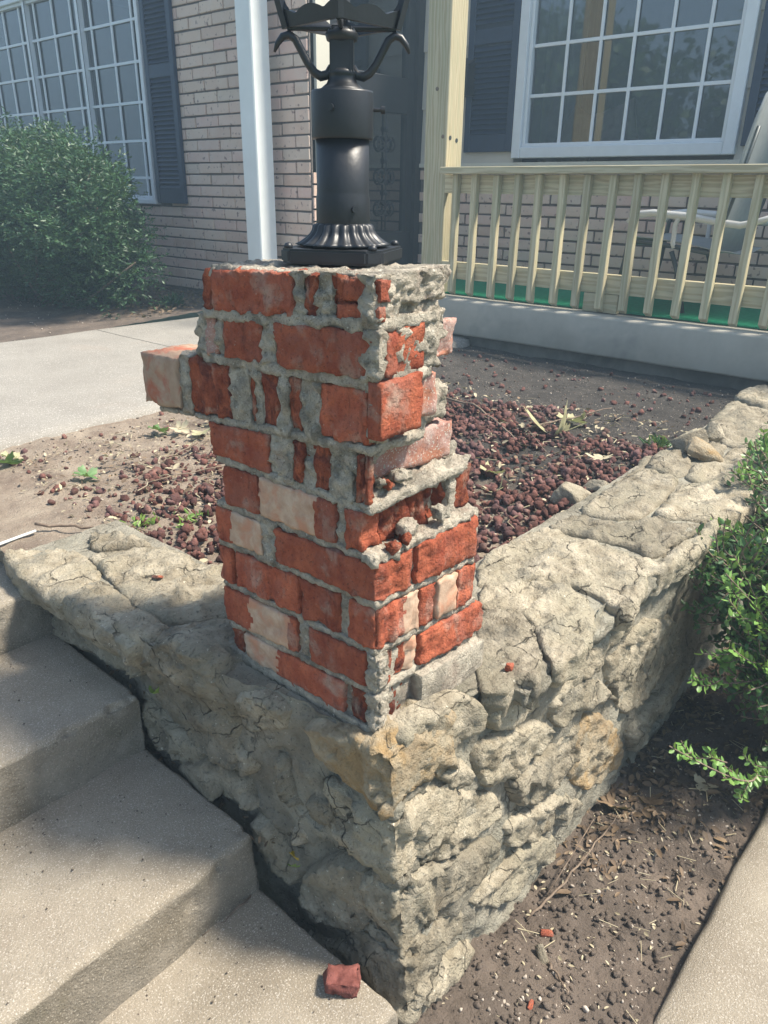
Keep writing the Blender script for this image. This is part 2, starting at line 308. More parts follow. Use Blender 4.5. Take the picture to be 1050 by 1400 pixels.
# rough block: a box with worn edges whose six faces carry real relief
def rough_block(name, B, zmap, mat, parent, step=.006, amp=.0016, r=.003, seed=0, flute=None, broken=None, pale=None, mats=None, smooth=True, skew=None, fac=None):
    x0, x1, y0, y1, z0, z1 = B
    nx, ny, nz_ = [max(2, int(round((b-a)/step))) for a, b in ((x0, x1), (y0, y1), (z0, z1))]
    idx = {}; vs_ = []; info = []
    def vid(i, j, k):
        key = (i, j, k)
        if key in idx: return idx[key]
        x = x0+(x1-x0)*i/nx; y = y0+(y1-y0)*j/ny; z = z0+(z1-z0)*k/nz_
        n = Vector(((i == nx)-(i == 0), (j == ny)-(j == 0), (k == nz_)-(k == 0)))
        c = abs(n.x)+abs(n.y)+abs(n.z)
        p = Vector((x, y, z)); q = (x, y, z+seed*1.7)
        d = amp*(fbm(q, 40, seed)*1.0 + .9*fbm(q, 105, seed+2, 3))
        ea = min(x-x0, x1-x) if not n.x else 9; eb = min(y-y0, y1-y) if not n.y else 9; ec = min(z-z0, z1-z) if not n.z else 9
        e = min(ea, eb, ec)
        chip = max(0, fbm(q, 34, seed+3, 3)-.24)*.008
        if c > 1: d -= r*(.55 if c == 2 else .75) + chip
        elif e < step*1.6: d -= r*.25+chip*.5
        if broken:
            for (ax, sg, a, fl) in broken:
                if n[ax] == sg:
                    q2 = (x*1.0, y*1.0, z*.25)
                    d += a*(fbm(q2, 55, seed+9)*1.2-.3)
                    if fl:
                        w = (y if ax == 0 else x); ph = w/fl + .25*nz(q, 12, seed)
                        d += a*1.3*(abs(math.sin(math.pi*ph))**.6-.8)
        if fac: d += facet((x, y, z+seed), fac[0], seed, fac[1])
        n.normalize(); p += n*d
        if skew: p = skew(p)
        if zmap: p.z = zmap(p)
        idx[key] = len(vs_); vs_.append(p); return idx[key]
    f = []; mi = []
    def quad(a, b, c, d): f.append((a, b, c, d))
    for i in range(nx):
        for j in range(ny):
            quad(vid(i, j, 0), vid(i, j+1, 0), vid(i+1, j+1, 0), vid(i+1, j, 0)); quad(vid(i, j, nz_), vid(i+1, j, nz_), vid(i+1, j+1, nz_), vid(i, j+1, nz_))
    for i in range(nx):
        for k in range(nz_):
            quad(vid(i, 0, k), vid(i+1, 0, k), vid(i+1, 0, k+1), vid(i, 0, k+1)); quad(vid(i, ny, k), vid(i, ny, k+1), vid(i+1, ny, k+1), vid(i+1, ny, k))
    for j in range(ny):
        for k in range(nz_):
            quad(vid(0, j, k), vid(0, j, k+1), vid(0, j+1, k+1), vid(0, j+1, k)); quad(vid(nx, j, k), vid(nx, j+1, k), vid(nx, j+1, k+1), vid(nx, j, k+1))
    me = pydata(name, vs_, f)
    ml = [mat] if not mats else mats
    if pale:
        ax, a, b = pale
        mi = []
        for p in me.polygons:
            c = p.center; w = c[ax] + .010*fbm(c, 45, seed, 4); mi.append(1 if a < w < b else 0)
        me.polygons.foreach_set('material_index', mi)
    return wlink(name, me, ml, parent, smooth)

# slab stone: a traced outline with its own bulge, ledges and thickness
def slab(name, poly, mapf, depth, proud, rad_, mat, parent, step=.011, seed=0, amp=.006, terr=0.0, jit=.003, sink=.010, fa=.16, grow=0.0):
    rnd = random.Random(seed); P = [Vector((a, b)) for a, b in poly]
    area = sum(P[i].x*P[(i+1) % len(P)].y-P[(i+1) % len(P)].x*P[i].y for i in range(len(P)))
    if area < 0: P.reverse()
    if grow:
        ce = sum(P, Vector((0, 0)))/len(P); P = [p+(p-ce).normalized()*grow for p in P]
    P2 = []
    for i in range(len(P)):
        a, b = P[i], P[(i+1) % len(P)]; c_ = .18; P2 += [a.lerp(b, c_), a.lerp(b, 1-c_)]
    P = P2
    bd = []
    for i in range(len(P)):
        a, b = P[i], P[(i+1) % len(P)]; L = (b-a).length; n = max(1, int(round(L/step)))
        for k in range(n):
            q = a.lerp(b, k/n); bd.append(q + Vector((nz((q.x, q.y, 3), 40, seed), nz((q.x, q.y, 9), 40, seed)))*jit*1.6)
    mn = Vector((min(p.x for p in bd), min(p.y for p in bd))); mx = Vector((max(p.x for p in bd), max(p.y for p in bd)))
    A = np.array([p[:] for p in bd]); Bn = np.roll(A, -1, 0)
    pts = []
    ys = mn.y; row = 0
    while ys < mx.y:
        xs = mn.x + (row % 2)*step*.5
        while xs < mx.x:
            pts.append((xs+rnd.uniform(-.2, .2)*step, ys+rnd.uniform(-.2, .2)*step)); xs += step
        ys += step*.87; row += 1
    Q = np.array(pts) if pts else np.zeros((0, 2))
    def dist(Q):
        d = Bn-A; L2 = (d**2).sum(1)+1e-12
        t = np.clip(((Q[:, None]-A)*d).sum(2)/L2, 0, 1)
        return np.sqrt((((A+t[..., None]*d)-Q[:, None])**2).sum(2)).min(1)
    if len(Q):
        inside = np.zeros(len(Q), bool)
        for (ax_, ay), (bx, by) in zip(A, Bn):
            c = ((ay > Q[:, 1]) != (by > Q[:, 1])); xx = (bx-ax_)*(Q[:, 1]-ay)/(by-ay+1e-15)+ax_
            inside ^= c & (Q[:, 0] < xx)
        Q = Q[inside]
        if len(Q): dd = dist(Q); Q = Q[dd > step*.55]; dd = dd[dd > step*.55]
        else: dd = np.zeros(0)
    else: dd = np.zeros(0)
    nb = len(bd); allp = bd + [Vector(q) for q in Q]
    r = delaunay_2d_cdt(allp, [(i, (i+1) % nb) for i in range(nb)], [tuple(range(nb))], 1, 1e-7)
    vo, _, tris, orig = r[0], r[1], r[2], r[3]
    hd = {}
    for i, ol in enumerate(orig):
        o = ol[0] if ol else -1
        hd[i] = 0.0 if (o < nb) else float(dd[o-nb])
    verts = []
    for i, p in enumerate(vo):
        q = (p.x, p.y, seed*.37)
        t = min(hd[i]/rad_, 1.0); prof = math.sqrt(max(0, 1-(1-t)**2))
        h = -sink + (proud+sink)*prof + amp*.5*fbm(q, 16, seed, 5)*(.35+.65*t) + amp*.3*nz(q, 90, seed) + facet((p.x+.012*nz(q, 14), p.y+.012*nz(q, 14, 5), seed), 17, seed, fa)*(.3+.7*t) + facet((p.x, p.y, seed), 40, seed, fa*.5)
        if terr:
            g = fbm((p.x*1.0+p.y*.5, p.y*2.2, seed), 7, seed)*2.2; fl = math.floor(g); fr = g-fl
            h += terr*(fl+sm((fr-.4)/.14)) * (.3+.7*t)
        verts.append(mapf(p.x, p.y, h))
    faces = [tuple(t) for t in tris]
    onb = [i for i, ol in enumerate(orig) if ol and ol[0] < nb]
    # boundary loop from the triangulation
    ec = {}
    for t in faces:
        for k in range(3):
            e = (t[k], t[(k+1) % 3]); ec[e] = 1
    bedges = [e for e in ec if (e[1], e[0]) not in ec]
    rings = 5 if depth > .05 else 1; low = {}
    cen = sum((Vector(vo[i]) for i in onb), Vector((0, 0)))/max(1, len(onb))
    for a, b in bedges:
        for i in (a, b):
            if i not in low:
                p = Vector(vo[i]); o_ = (p-cen).normalized(); ids = [i]
                for k in range(1, rings+1):
                    t = k/rings; q = (p.x, p.y, t*depth*3+seed)
                    w = (.002*math.sin(math.pi*t*.8) + .010*fbm(q, 11, seed+4) + .006*nz(q, 45, seed) - .012*t*t) if rings > 1 else 0
                    ids.append(len(verts)); verts.append(mapf(p.x+o_.x*w, p.y+o_.y*w, -depth*t-(sink if rings > 1 else 0)))
                low[i] = ids
    for a, b in bedges:
        for k in range(rings): faces.append((low[b][k], low[a][k], low[a][k+1], low[b][k+1]))
    me = pydata(name, verts, faces)
    bm = bmesh.new(); bm.from_mesh(me); bmesh.ops.recalc_face_normals(bm, faces=bm.faces); bm.to_mesh(me); bm.free()
    return wlink(name, me, mat, parent, True)
STONES = [
    ('L', [[0.449, -0.01], [0.385, 0.031], [0.303, 0.022], [0.276, -0.047], [0.288, -0.149], [0.277, -0.231], [0.403, -0.241], [0.494, -0.202], [0.535, -0.146]]),
    ('L', [[0.564, -0.194], [0.495, -0.212], [0.341, -0.216], [0.262, -0.264], [0.237, -0.291], [0.331, -0.304], [0.454, -0.303], [0.569, -0.286]]),
    ('L', [[0.774, -0.036], [0.589, -0.007], [0.461, -0.022], [0.549, -0.156], [0.677, -0.17], [0.873, -0.183], [0.896, -0.146]]),
    ('L', [[0.248, -0.021], [0.214, -0.015], [0.158, -0.019], [0.159, -0.072], [0.206, -0.101], [0.262, -0.121], [0.262, -0.074]]),
    ('L', [[0.304, -0.168], [0.254, -0.171], [0.25, -0.208], [0.278, -0.24], [0.304, -0.221]]),
    ('L', [[0.121, -0.032], [0.09, -0.018], [0.007, -0.01], [-0.026, -0.013], [-0.043, -0.048], [-0.049, -0.093], [0.007, -0.113], [0.073, -0.109], [0.106, -0.09]]),
    ('L', [[0.138, -0.192], [0.067, -0.164], [0.007, -0.152], [-0.047, -0.13], [-0.052, -0.199], [0.006, -0.238], [0.068, -0.234], [0.116, -0.241]]),
    ('L', [[0.205, -0.141], [0.18, -0.147], [0.167, -0.209], [0.145, -0.235], [0.173, -0.228], [0.199, -0.188]]),
    ('L', [[0.151, -0.39], [0.101, -0.308], [0.045, -0.262], [-0.009, -0.243], [-0.051, -0.265], [-0.064, -0.325], [-0.065, -0.373], [0.006, -0.409], [0.088, -0.453], [0.14, -0.453]]),
    ('L', [[0.17, -0.278], [0.133, -0.271], [0.124, -0.29], [0.143, -0.316], [0.168, -0.316]]),
    ('L', [[0.265, -0.308], [0.216, -0.304], [0.184, -0.351], [0.154, -0.374], [0.159, -0.422], [0.209, -0.412], [0.251, -0.369]]),
    ('L', [[0.161, -0.534], [0.055, -0.476], [-0.042, -0.444], [-0.067, -0.509], [-0.011, -0.518], [0.09, -0.543]]),
    ('R', [[-0.009, 0.004], [0.088, 0.01], [0.166, -0.006], [0.207, -0.041], [0.204, -0.079], [0.165, -0.093], [0.096, -0.099], [0.049, -0.095], [0.003, -0.1], [-0.005, -0.053]]),
    ('R', [[0.214, -0.035], [0.271, -0.019], [0.323, -0.014], [0.344, -0.053], [0.344, -0.109], [0.302, -0.123], [0.258, -0.122], [0.223, -0.103], [0.208, -0.074]]),
    ('R', [[0.092, -0.108], [0.151, -0.115], [0.165, -0.143], [0.157, -0.171], [0.101, -0.149]]),
    ('R', [[-0.002, -0.122], [0.076, -0.145], [0.146, -0.178], [0.249, -0.25], [0.256, -0.296], [0.184, -0.289], [0.107, -0.261], [-0.009, -0.199]]),
    ('R', [[0.192, -0.104], [0.278, -0.133], [0.378, -0.161], [0.412, -0.208], [0.354, -0.241], [0.287, -0.245], [0.203, -0.211], [0.176, -0.15]]),
    ('R', [[-0.015, -0.232], [0.037, -0.259], [0.16, -0.301], [0.238, -0.33], [0.256, -0.377], [0.196, -0.399], [0.102, -0.381], [0.017, -0.355], [-0.011, -0.344], [-0.013, -0.29]]),
    ('R', [[0.174, -0.44], [0.235, -0.431], [0.304, -0.441], [0.463, -0.491], [0.489, -0.573], [0.401, -0.561], [0.287, -0.549], [0.185, -0.464]]),
    ('R', [[0.024, -0.39], [0.081, -0.405], [0.148, -0.427], [0.158, -0.487], [0.097, -0.482], [0.047, -0.471], [-0.015, -0.456], [-0.004, -0.388]]),
    ('R', [[-0.01, -0.489], [0.055, -0.496], [0.181, -0.534], [0.162, -0.558], [0.094, -0.556], [0.052, -0.548], [0.005, -0.533]]),
    ('R', [[0.582, -0.259], [0.748, -0.393], [0.812, -0.518], [0.773, -0.547], [0.637, -0.517], [0.499, -0.386], [0.509, -0.285]]),
    ('R', [[0.287, -0.248], [0.391, -0.246], [0.533, -0.253], [0.56, -0.326], [0.467, -0.364], [0.384, -0.365], [0.307, -0.32]]),
    ('R', [[0.373, -0.129], [0.488, -0.133], [0.586, -0.176], [0.703, -0.296], [0.563, -0.237], [0.48, -0.222], [0.423, -0.211]]),
    ('R', [[0.607, -0.17], [0.796, -0.144], [1.021, -0.226], [1.086, -0.375], [0.911, -0.403], [0.763, -0.391]]),
    ('R', [[0.271, -0.334], [0.373, -0.375], [0.462, -0.383], [0.618, -0.525], [0.485, -0.494], [0.356, -0.446], [0.286, -0.404]]),
    ('R', [[0.826, -0.461], [0.998, -0.451], [1.158, -0.422], [1.215, -0.511], [1.033, -0.541], [0.87, -0.567]]),
    ('R', [[0.411, -0.141], [0.51, -0.103], [0.662, -0.075], [0.75, -0.123], [0.586, -0.154], [0.451, -0.155]]),
    ('R', [[0.063, -0.221], [0.164, -0.278], [0.184, -0.308], [0.087, -0.282], [0.017, -0.24]]),
    ('T', [[0.548, 0.19], [0.646, 0.208], [0.801, 0.177], [0.817, 0.083], [0.819, -0.003], [0.74, -0.099], [0.576, -0.122], [0.617, -0.018], [0.599, 0.071], [0.531, 0.099], [0.484, 0.138]]),
    ('T', [[0.468, 0.132], [0.518, 0.091], [0.585, 0.063], [0.587, -0.03], [0.536, -0.077], [0.427, -0.123], [0.336, -0.105], [0.374, -0.058], [0.444, 0.005], [0.434, 0.055], [0.409, 0.091]]),
    ('T', [[0.386, 0.085], [0.421, 0.046], [0.429, 0.001], [0.358, -0.064], [0.275, -0.112], [0.266, -0.073], [0.22, -0.08], [0.193, -0.05]]),
    ('T', [[0.822, 0.179], [0.827, 0.083], [0.849, 0.019], [0.824, -0.078], [0.936, -0.076], [1.14, -0.092], [1.271, -0.111], [0.978, -0.123], [0.749, -0.099], [0.832, -0.001]]),
    ('T', [[0.965, 0.18], [1.18, 0.192], [1.367, 0.187], [1.371, 0.076], [1.221, 0.054], [1.047, 0.043], [0.985, 0.091]]),
    ('T', [[1.212, 0.041], [1.35, 0.058], [1.428, -0.076], [1.363, -0.138], [1.18, -0.122], [1.135, -0.087], [1.053, 0.03]]),
    ('T', [[0.818, 0.183], [0.944, 0.169], [0.96, 0.079], [1.029, 0.023], [1.117, -0.093], [0.944, -0.067], [0.841, -0.07], [0.864, 0.026], [0.842, 0.091]]),
    ('T', [[1.387, 0.184], [1.53, 0.213], [1.615, 0.142], [1.466, 0.08], [1.385, 0.079]]),
    ('T', [[1.677, 0.149], [1.808, 0.142], [1.807, 0.087], [1.646, 0.058], [1.553, 0.08]]),
    ('T', [[1.98, 0.216], [2.384, 0.253], [2.311, 0.159], [2.34, 0.04], [2.004, -0.089], [1.771, 0.048], [1.797, 0.12]]),
    ('T', [[2.436, 0.264], [2.603, 0.279], [2.736, 0.141], [2.447, 0.017], [2.345, 0.169]]),
    ('T', [[1.512, 0.087], [1.637, 0.049], [1.743, 0.057], [1.952, -0.101], [1.442, -0.224], [1.369, -0.145], [1.447, -0.072], [1.374, 0.065]]),
    ('T', [[1.196, 0.2], [1.293, 0.195], [1.486, 0.231], [1.526, 0.218], [1.382, 0.189]]),
    ('T', [[-0.096, 0.971], [-0.012, 0.953], [0.029, 0.864], [0.0, 0.741], [-0.047, 0.729], [-0.087, 0.716], [-0.106, 0.746], [-0.106, 0.826], [-0.104, 0.894]]),
    ('T', [[0.081, 0.925], [0.113, 0.906], [0.15, 0.809], [0.142, 0.779], [0.089, 0.826], [0.052, 0.861]]),
    ('T', [[0.033, 0.855], [0.147, 0.756], [0.162, 0.621], [0.196, 0.549], [0.086, 0.402], [0.053, 0.446], [-0.013, 0.481], [-0.02, 0.579], [0.0, 0.681], [0.005, 0.735]]),
    ('T', [[-0.09, 0.711], [-0.052, 0.721], [-0.008, 0.708], [-0.025, 0.568], [-0.021, 0.476], [-0.069, 0.457], [-0.084, 0.534], [-0.095, 0.622], [-0.106, 0.695]]),
    ('T', [[-0.06, 0.457], [-0.019, 0.469], [0.047, 0.438], [0.078, 0.392], [0.017, 0.3], [-0.029, 0.309], [-0.037, 0.338], [-0.065, 0.391]]),
]
# ================================================================ setting
def S(t): return sm(t)
def fx(y, z): return -.01-.075*S((y+.03)/.6)*(.42+.58*S((z+.13)/.09))
def fy(x, z): s = S(x/.5); return -.035-.05*s-.1*max(-z, 0)*(1-s)
def grid(name, x0, x1, y0, y1, zf, step, mat, kind='structure', mask=None):
    nx, ny = int((x1-x0)/step)+1, int((y1-y0)/step)+1
    v = [(x0+(x1-x0)*i/nx, y0+(y1-y0)*j/ny) for j in range(ny+1) for i in range(nx+1)]
    v = [(a, b, zf(a, b)) for a, b in v]
    f = [(j*(nx+1)+i, j*(nx+1)+i+1, (j+1)*(nx+1)+i+1, (j+1)*(nx+1)+i) for j in range(ny) for i in range(nx)]
    if mask: f = [q for q in f if mask((v[q[0]][0]+v[q[2]][0])/2, (v[q[0]][1]+v[q[2]][1])/2)]
    o = link(name, pydata(name, v, f), mat); o['kind'] = kind; return o
# far ground
me = pydata('ground', [(-150, -150, -.68), (150, -150, -.68), (150, 150, -.68), (-150, 150, -.68)], [(0, 1, 2, 3)])
go = link('ground', me, surf('lawn_grass', (.04, .075, .02), (.09, .13, .04), 3, b1=(20, .8, .02))); go['kind'] = 'structure'
def zdirt(x, y):
    b = -.535-.07*S((x+.02)/.5) + .03*S((-.1-y)/-.3)
    return b + .013*fbm((x, y, 0), 6, 3, 5) + .008*fbm((x, y, 2), 24, 3, 4) + .0035*fbm((x, y, 2), 75, 3, 3) + .018*S((x-.35)/.4)*S((-y-.06)/.1)*max(0, fbm((x, y, 0), 5, 8))
grid('planting_strip', -.12, 2.9, -.42, .02, zdirt, .010, 'soil')
def mixed_soil():
    mt, nt, b = new_mat('bed_soil'); p = pos(nt)
    a = noise_tex(nt, p, 8, 7, .65); cd_ = ramp(nt, a, [(.35, (.23, .175, .135)), (.68, (.43, .355, .275))]); cw = ramp(nt, a, [(.35, (.050, .045, .041)), (.68, (.090, .080, .072))])
    sx = N(nt, 'SeparateXYZ'); nt.links.new(p, sx.inputs[0]); n2 = noise_tex(nt, p, 3, 5, .7)
    ma = N(nt, 'Math', operation='MULTIPLY_ADD'); nt.links.new(n2, ma.inputs[0]); ma.inputs[1].default_value = .9; nt.links.new(sx.outputs[0], ma.inputs[2])
    col = mix(nt, ramp(nt, ma.outputs[0], [(.0, 0.0), (1.0, 1.0)]), cd_, cw); rr = col.node.inputs[0].links[0].from_node
    mr = N(nt, 'MapRange'); nt.links.new(ma.outputs[0], mr.inputs[0]); mr.inputs[1].default_value = 1.25; mr.inputs[2].default_value = 1.75; nt.links.new(mr.outputs[0], rr.inputs[0])
    fs = noise_tex(nt, p, 150, 2, .5); col = mix(nt, ramp(nt, fs, [(.68, 0.0), (.72, 1.0)]), col, (.5, .45, .38))
    nt.links.new(col, b.inputs['Base Color']); b.inputs['Roughness'].default_value = .97; b.inputs['Specular IOR Level'].default_value = .2
    pv = bump(nt, b, noise_tex(nt, p, 60, 8, .7), 1.0, .008); bump(nt, b, noise_tex(nt, p, 240, 4, .7), .9, .003, pv); return mt
MS = mixed_soil()
def zbed(x, y): return -.065 + .010*fbm((x, y, 0), 4, 1, 5) + .005*fbm((x, y, 2), 25, 3, 4) - .03*S((x-2.6)/.3)
grid('planting_bed', -.07, 2.97, .18, 1.90, zbed, .014, MS, mask=lambda x, y: x > .05 or y > .975)
grid('house_bed', -2.0, 2.86, 3.58, 8.0, lambda x, y: -.065+.05*S((x-1.2)/1.4)+.008*fbm((x, y, 0), 4, 1, 4)+.004*fbm((x, y, 0), 22, 1, 3), .03, 'soil')
# front walk along the house (slabs with joints)
xs = [-5.0, -2.6, -.6, 1.60, 2.94]
walk = empty('front_walk', (0, 0, 0), None, None); walk['kind'] = 'structure'
for a, b in zip(xs, xs[1:]):
    x0, x1 = a+.003, b-.003; n = int((x1-x0)/.05)+1; mm = 34
    v = []; f = []
    for j in range(mm+1):
        for i in range(n+1):
            x = x0+(x1-x0)*i/n; y = 1.87+(3.60-1.87)*j/mm
            e = min(y-1.87, 3.6-y)
            z = -.045+.003*fbm((x, y, 0), 2, 4)-(.012 if e < .001 else 0); y += (.012*fbm((x, y, 1), 5, 2) if e < .001 else 0)
            v.append((x, y, z))
    f = [(j*(n+1)+i, j*(n+1)+i+1, (j+1)*(n+1)+i+1, (j+1)*(n+1)+i) for j in range(mm) for i in range(n)]
    o = len(v)
    for i in range(n+1): v.append((v[i][0], v[i][1]-.01, -.16))
    f += [(i, o+i, o+i+1, i+1) for i in range(n)]
    o2 = len(v)
    for i in range(n+1): q = v[mm*(n+1)+i]; v.append((q[0], q[1], -.16))
    f += [(mm*(n+1)+i, mm*(n+1)+i+1, o2+i+1, o2+i) for i in range(n)]
    wlink('slab', pydata('slab', v, f), 'walk', walk)
# public sidewalk at lower right
n = 160; prof = [(-.386, -.70), (-.386, -.59), (-.390, -.572), (-.398, -.566), (-.45, -.565), (-.9, -.565), (-1.8, -.57)]
v = []; f = []
for i in range(n+1):
    x = -3+7*i/n
    for (y, z) in prof:
        q = (x, y, z); v.append((x, y+.006*nz(q, 9)+(.002*nz(q, 45) if y > -.4 else 0)-.0, z+.002*fbm(q, 8)))
k = len(prof); f = [(i*k+j, (i+1)*k+j, (i+1)*k+j+1, i*k+j+1) for i in range(n) for j in range(k-1)]
f = [tuple(reversed(q)) for q in f]
o = link('sidewalk', pydata('sidewalk', v, f), 'concrete'); o['kind'] = 'structure'

# ---------------------------------------------------------------- concrete steps
st = empty('concrete_steps', (-.06, .5, -.43), 'worn aggregate concrete steps climbing beside the stone wall, with rounded noses', 'steps')
ST = [(-.114, .222, -.428, -.62), (.213, .571, -.300, -.43), (.541, .903, -.172, -.30), (.861, 1.88, -.060, -.18)]
for (y0, y1, zt, zb) in ST:
    xa, xb = -1.9, -.062; step = .011
    pr = []       # profile across y,z : riser up, rounded nose, tread back
    h = zt-zb
    for i in range(9): pr.append((y0+.004*i/8*1.5, zb+(h-.016)*i/8))
    for i in range(1, 6): a = math.pi/2*i/6; pr.append((y0+.006+.016*(1-math.cos(a)), zt-.016+.016*math.sin(a)))
    nn = max(4, int((y1+.05-y0-.022)/.014)) if y1 < 1 else 40
    for i in range(nn+1): pr.append((y0+.022+(y1+.03-y0-.022)*i/nn, zt+.002*i/nn))
    xsn = [xb-(xb-xa)*((i/120)**1.35) for i in range(121)]
    v = []; f = []; k = len(pr)
    for xi, x in enumerate(xsn):
        for pi_, (y, z) in enumerate(pr):
            q = (x, y, z); e = abs(y-(y0+.012)) < .012
            dy = .005*fbm(q, 9, 2)+.0016*nz(q, 70); dz = .0035*fbm(q, 7, 5)+(.0012*nz(q, 80))
            if e: c = max(0, fbm(q, 20, 4, 4)-.22)*.020; dy += c; dz -= c
            dx = 0
            if xi == 0: dx = .010*fbm((0, y, z), 11, 6)+.004*nz((0, y, z), 45)+.0
            if xi == 0: dz -= .006
            v.append((x+dx, y+dy, z+dz))
    f = [(i*k+j, i*k+j+1, (i+1)*k+j+1, (i+1)*k+j) for i in range(120) for j in range(k-1)]
    # end face beside the wall
    o = len(v)
    for j in range(k): v.append((v[j][0]-.004, v[j][1], zb-.02))
    f += [(j, o+j, o+j+1, j+1) for j in range(k-1)]
    me = pydata('step', v, f); bm = bmesh.new(); bm.from_mesh(me); bmesh.ops.recalc_face_normals(bm, faces=bm.faces); bm.to_mesh(me); bm.free()
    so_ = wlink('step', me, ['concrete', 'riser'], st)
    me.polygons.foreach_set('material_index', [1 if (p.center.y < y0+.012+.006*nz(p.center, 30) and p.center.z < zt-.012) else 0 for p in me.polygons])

# ---------------------------------------------------------------- retaining wall
rw = empty('retaining_wall', (0, -.03, -.55), 'low rubble limestone retaining wall turning a corner under the brick pillar, smeared with mortar', 'wall')
def face_grid(name, u0, u1, w0, w1, mapf, su, sw):
    nu, nw = int((u1-u0)/su)+1, int((w1-w0)/sw)+1; v = []; f = []
    for j in range(nw+1):
        for i in range(nu+1): v.append(mapf(u0+(u1-u0)*i/nu, w0+(w1-w0)*j/nw))
    f = [(j*(nu+1)+i, j*(nu+1)+i+1, (j+1)*(nu+1)+i+1, (j+1)*(nu+1)+i) for j in range(nw) for i in range(nu)]
    me = pydata(name, v, f); bm = bmesh.new(); bm.from_mesh(me); bmesh.ops.recalc_face_normals(bm, faces=bm.faces); bm.to_mesh(me); bm.free()
    return me
def rel_m(q, k): 
    return .006*fbm(q, 9, k, 5)+facet(q, 11, k, .11)+facet(q, 35, k, .08)+.004*fbm(q, 30, k+4, 4)+.004*fbm(q, 34, k+4, 4)+.006*max(0, fbm(q, 5, k+7))
def mL(y, z):
    h = -.009-.010*(1-sm((y+.03)/.03))+rel_m((0, y, z), 2)
    e = sm((y+.03)/.05)                      # rounded into the corner
    return (fx(y, z)-h, max(y, fy(-.01, z)+.008), z)
def mR(x, z):
    h = -.009-.010*(1-sm((x+.012)/.03))+rel_m((x, 0, z), 12); e = sm((x+.012)/.05)
    return (max(x, -.004), fy(x, z)-h, z)
core = face_grid('mortar_face', -.03, 1.15, -.62, -.012, lambda y, z: mL(y if y > -.029 else fy(-.01, z), z), .008, .010)
wlink('mortar_face', core, 'wall_mortar', rw)
core = face_grid('mortar_face', -.012, 2.96, -.68, -.012, mR, .011, .011)
wlink('mortar_face', core, 'wall_mortar', rw)
def mT(x, y): return (max(x, fx(y, -.02)+.006), max(y, fy(x, -.02)+.006), -.017+.004*fbm((x, y, 0), 12, 5)+.003*fbm((x, y, 0), 40, 3))
wlink('mortar_bed', face_grid('mortar_bed', -.01, 2.96, -.075, .215, mT, .014, .014), 'wall_mortar', rw)
wlink('mortar_bed', face_grid('mortar_bed', -.075, .18, .215, .98, mT, .014, .014), 'wall_mortar', rw)
box('inner_face', (.21, 2.96, .20, .212, -.3, -.03), 'wall_mortar', rw); box('inner_face', (.165, .178, .21, .98, -.3, -.03), 'wall_mortar', rw)
box('end_face', (-.07, .17, .97, .978, -.5, -.03), 'wall_mortar', rw)
rough_block('mortar_fillet', (.25, 1.55, -.104, -.05, -.055, -.024), None, 'wall_mortar', rw, .012, .008, .004, 55)
mpL = lambda y, z, h: (fx(y, z)-h, y, z)
mpR = lambda x, z, h: (x, fy(x, z)-h, z)
for i, (pl, poly) in enumerate(STONES):
    if pl == 'L': poly = [(max(a, -.012), b) for a, b in poly]
    if pl == 'R': poly = [(max(a, .012), b) for a, b in poly]
    och = (i in (5, 21))
    mt = 'stone_ochre' if och else 'stone'
    if pl == 'L': slab('stone', poly, mpL, .03, .007+.004*(i % 3), .007, mt, rw, .0070, i, .006, .005, fa=.15)
    elif pl == 'R': slab('stone', poly, mpR, .03, .004+.003*(i % 3), .006, mt, rw, .0070, i, .005, .005, fa=.15, sink=.008)
    else:
        far = sum(p[0] for p in poly)/len(poly) > 1.1
        zt = {4: .002, 2: -.004}.get(i % 5, 0.0)
        slab('capstone', poly, (lambda zt: lambda x, y, h: (x, y, -.009+zt+h))(zt), (.05 if far else .055), .004, .004, mt, rw, .013 if far else .008, i, .0045, .0065, sink=.003, jit=.004, fa=.09, grow=(.004 if far else .006))
# rough corner stones, wrapping both faces
def corner_stone(z0, z1, ly, lx, seed, mt='stone', pr=.006):
    def zm(p): return p.z
    def sk(p):       # lay the block along the battered corner
        zc = p.z; ox = -.01; oy = fy(0, zc)
        t = p.x; s_ = p.y
        dx = fx(max(s_+oy, -.03), zc)-fx(-.03, zc) if s_ > 0 else 0
        return Vector((ox+t+dx-0.0, oy+s_, zc)) + Vector((0, (fy(max(t, 0), zc)-fy(0, zc)) if t > 0 else 0, 0))*1.0
    rough_block('stone', (-pr, lx, -pr, ly, z0, z1), None, mt, rw, .0075, .006, .008, seed, skew=sk, fac=(14, .20))
corner_stone(-.108, -.010, .105, .13, 3, 'stone_ochre', .010); corner_stone(-.232, -.128, .13, .14, 5, 'stone', .011)
corner_stone(-.384, -.256, .10, .06, 8, 'stone', .012); corner_stone(-.56, -.402, .12, .09, 11, 'stone', .008)
corner_stone(-.258, -.230, .08, .08, 15, 'wall_mortar', .003); corner_stone(-.405, -.38, .08, .08, 17, 'wall_mortar', .003); corner_stone(-.132, -.104, .08, .08, 19, 'wall_mortar', .002)
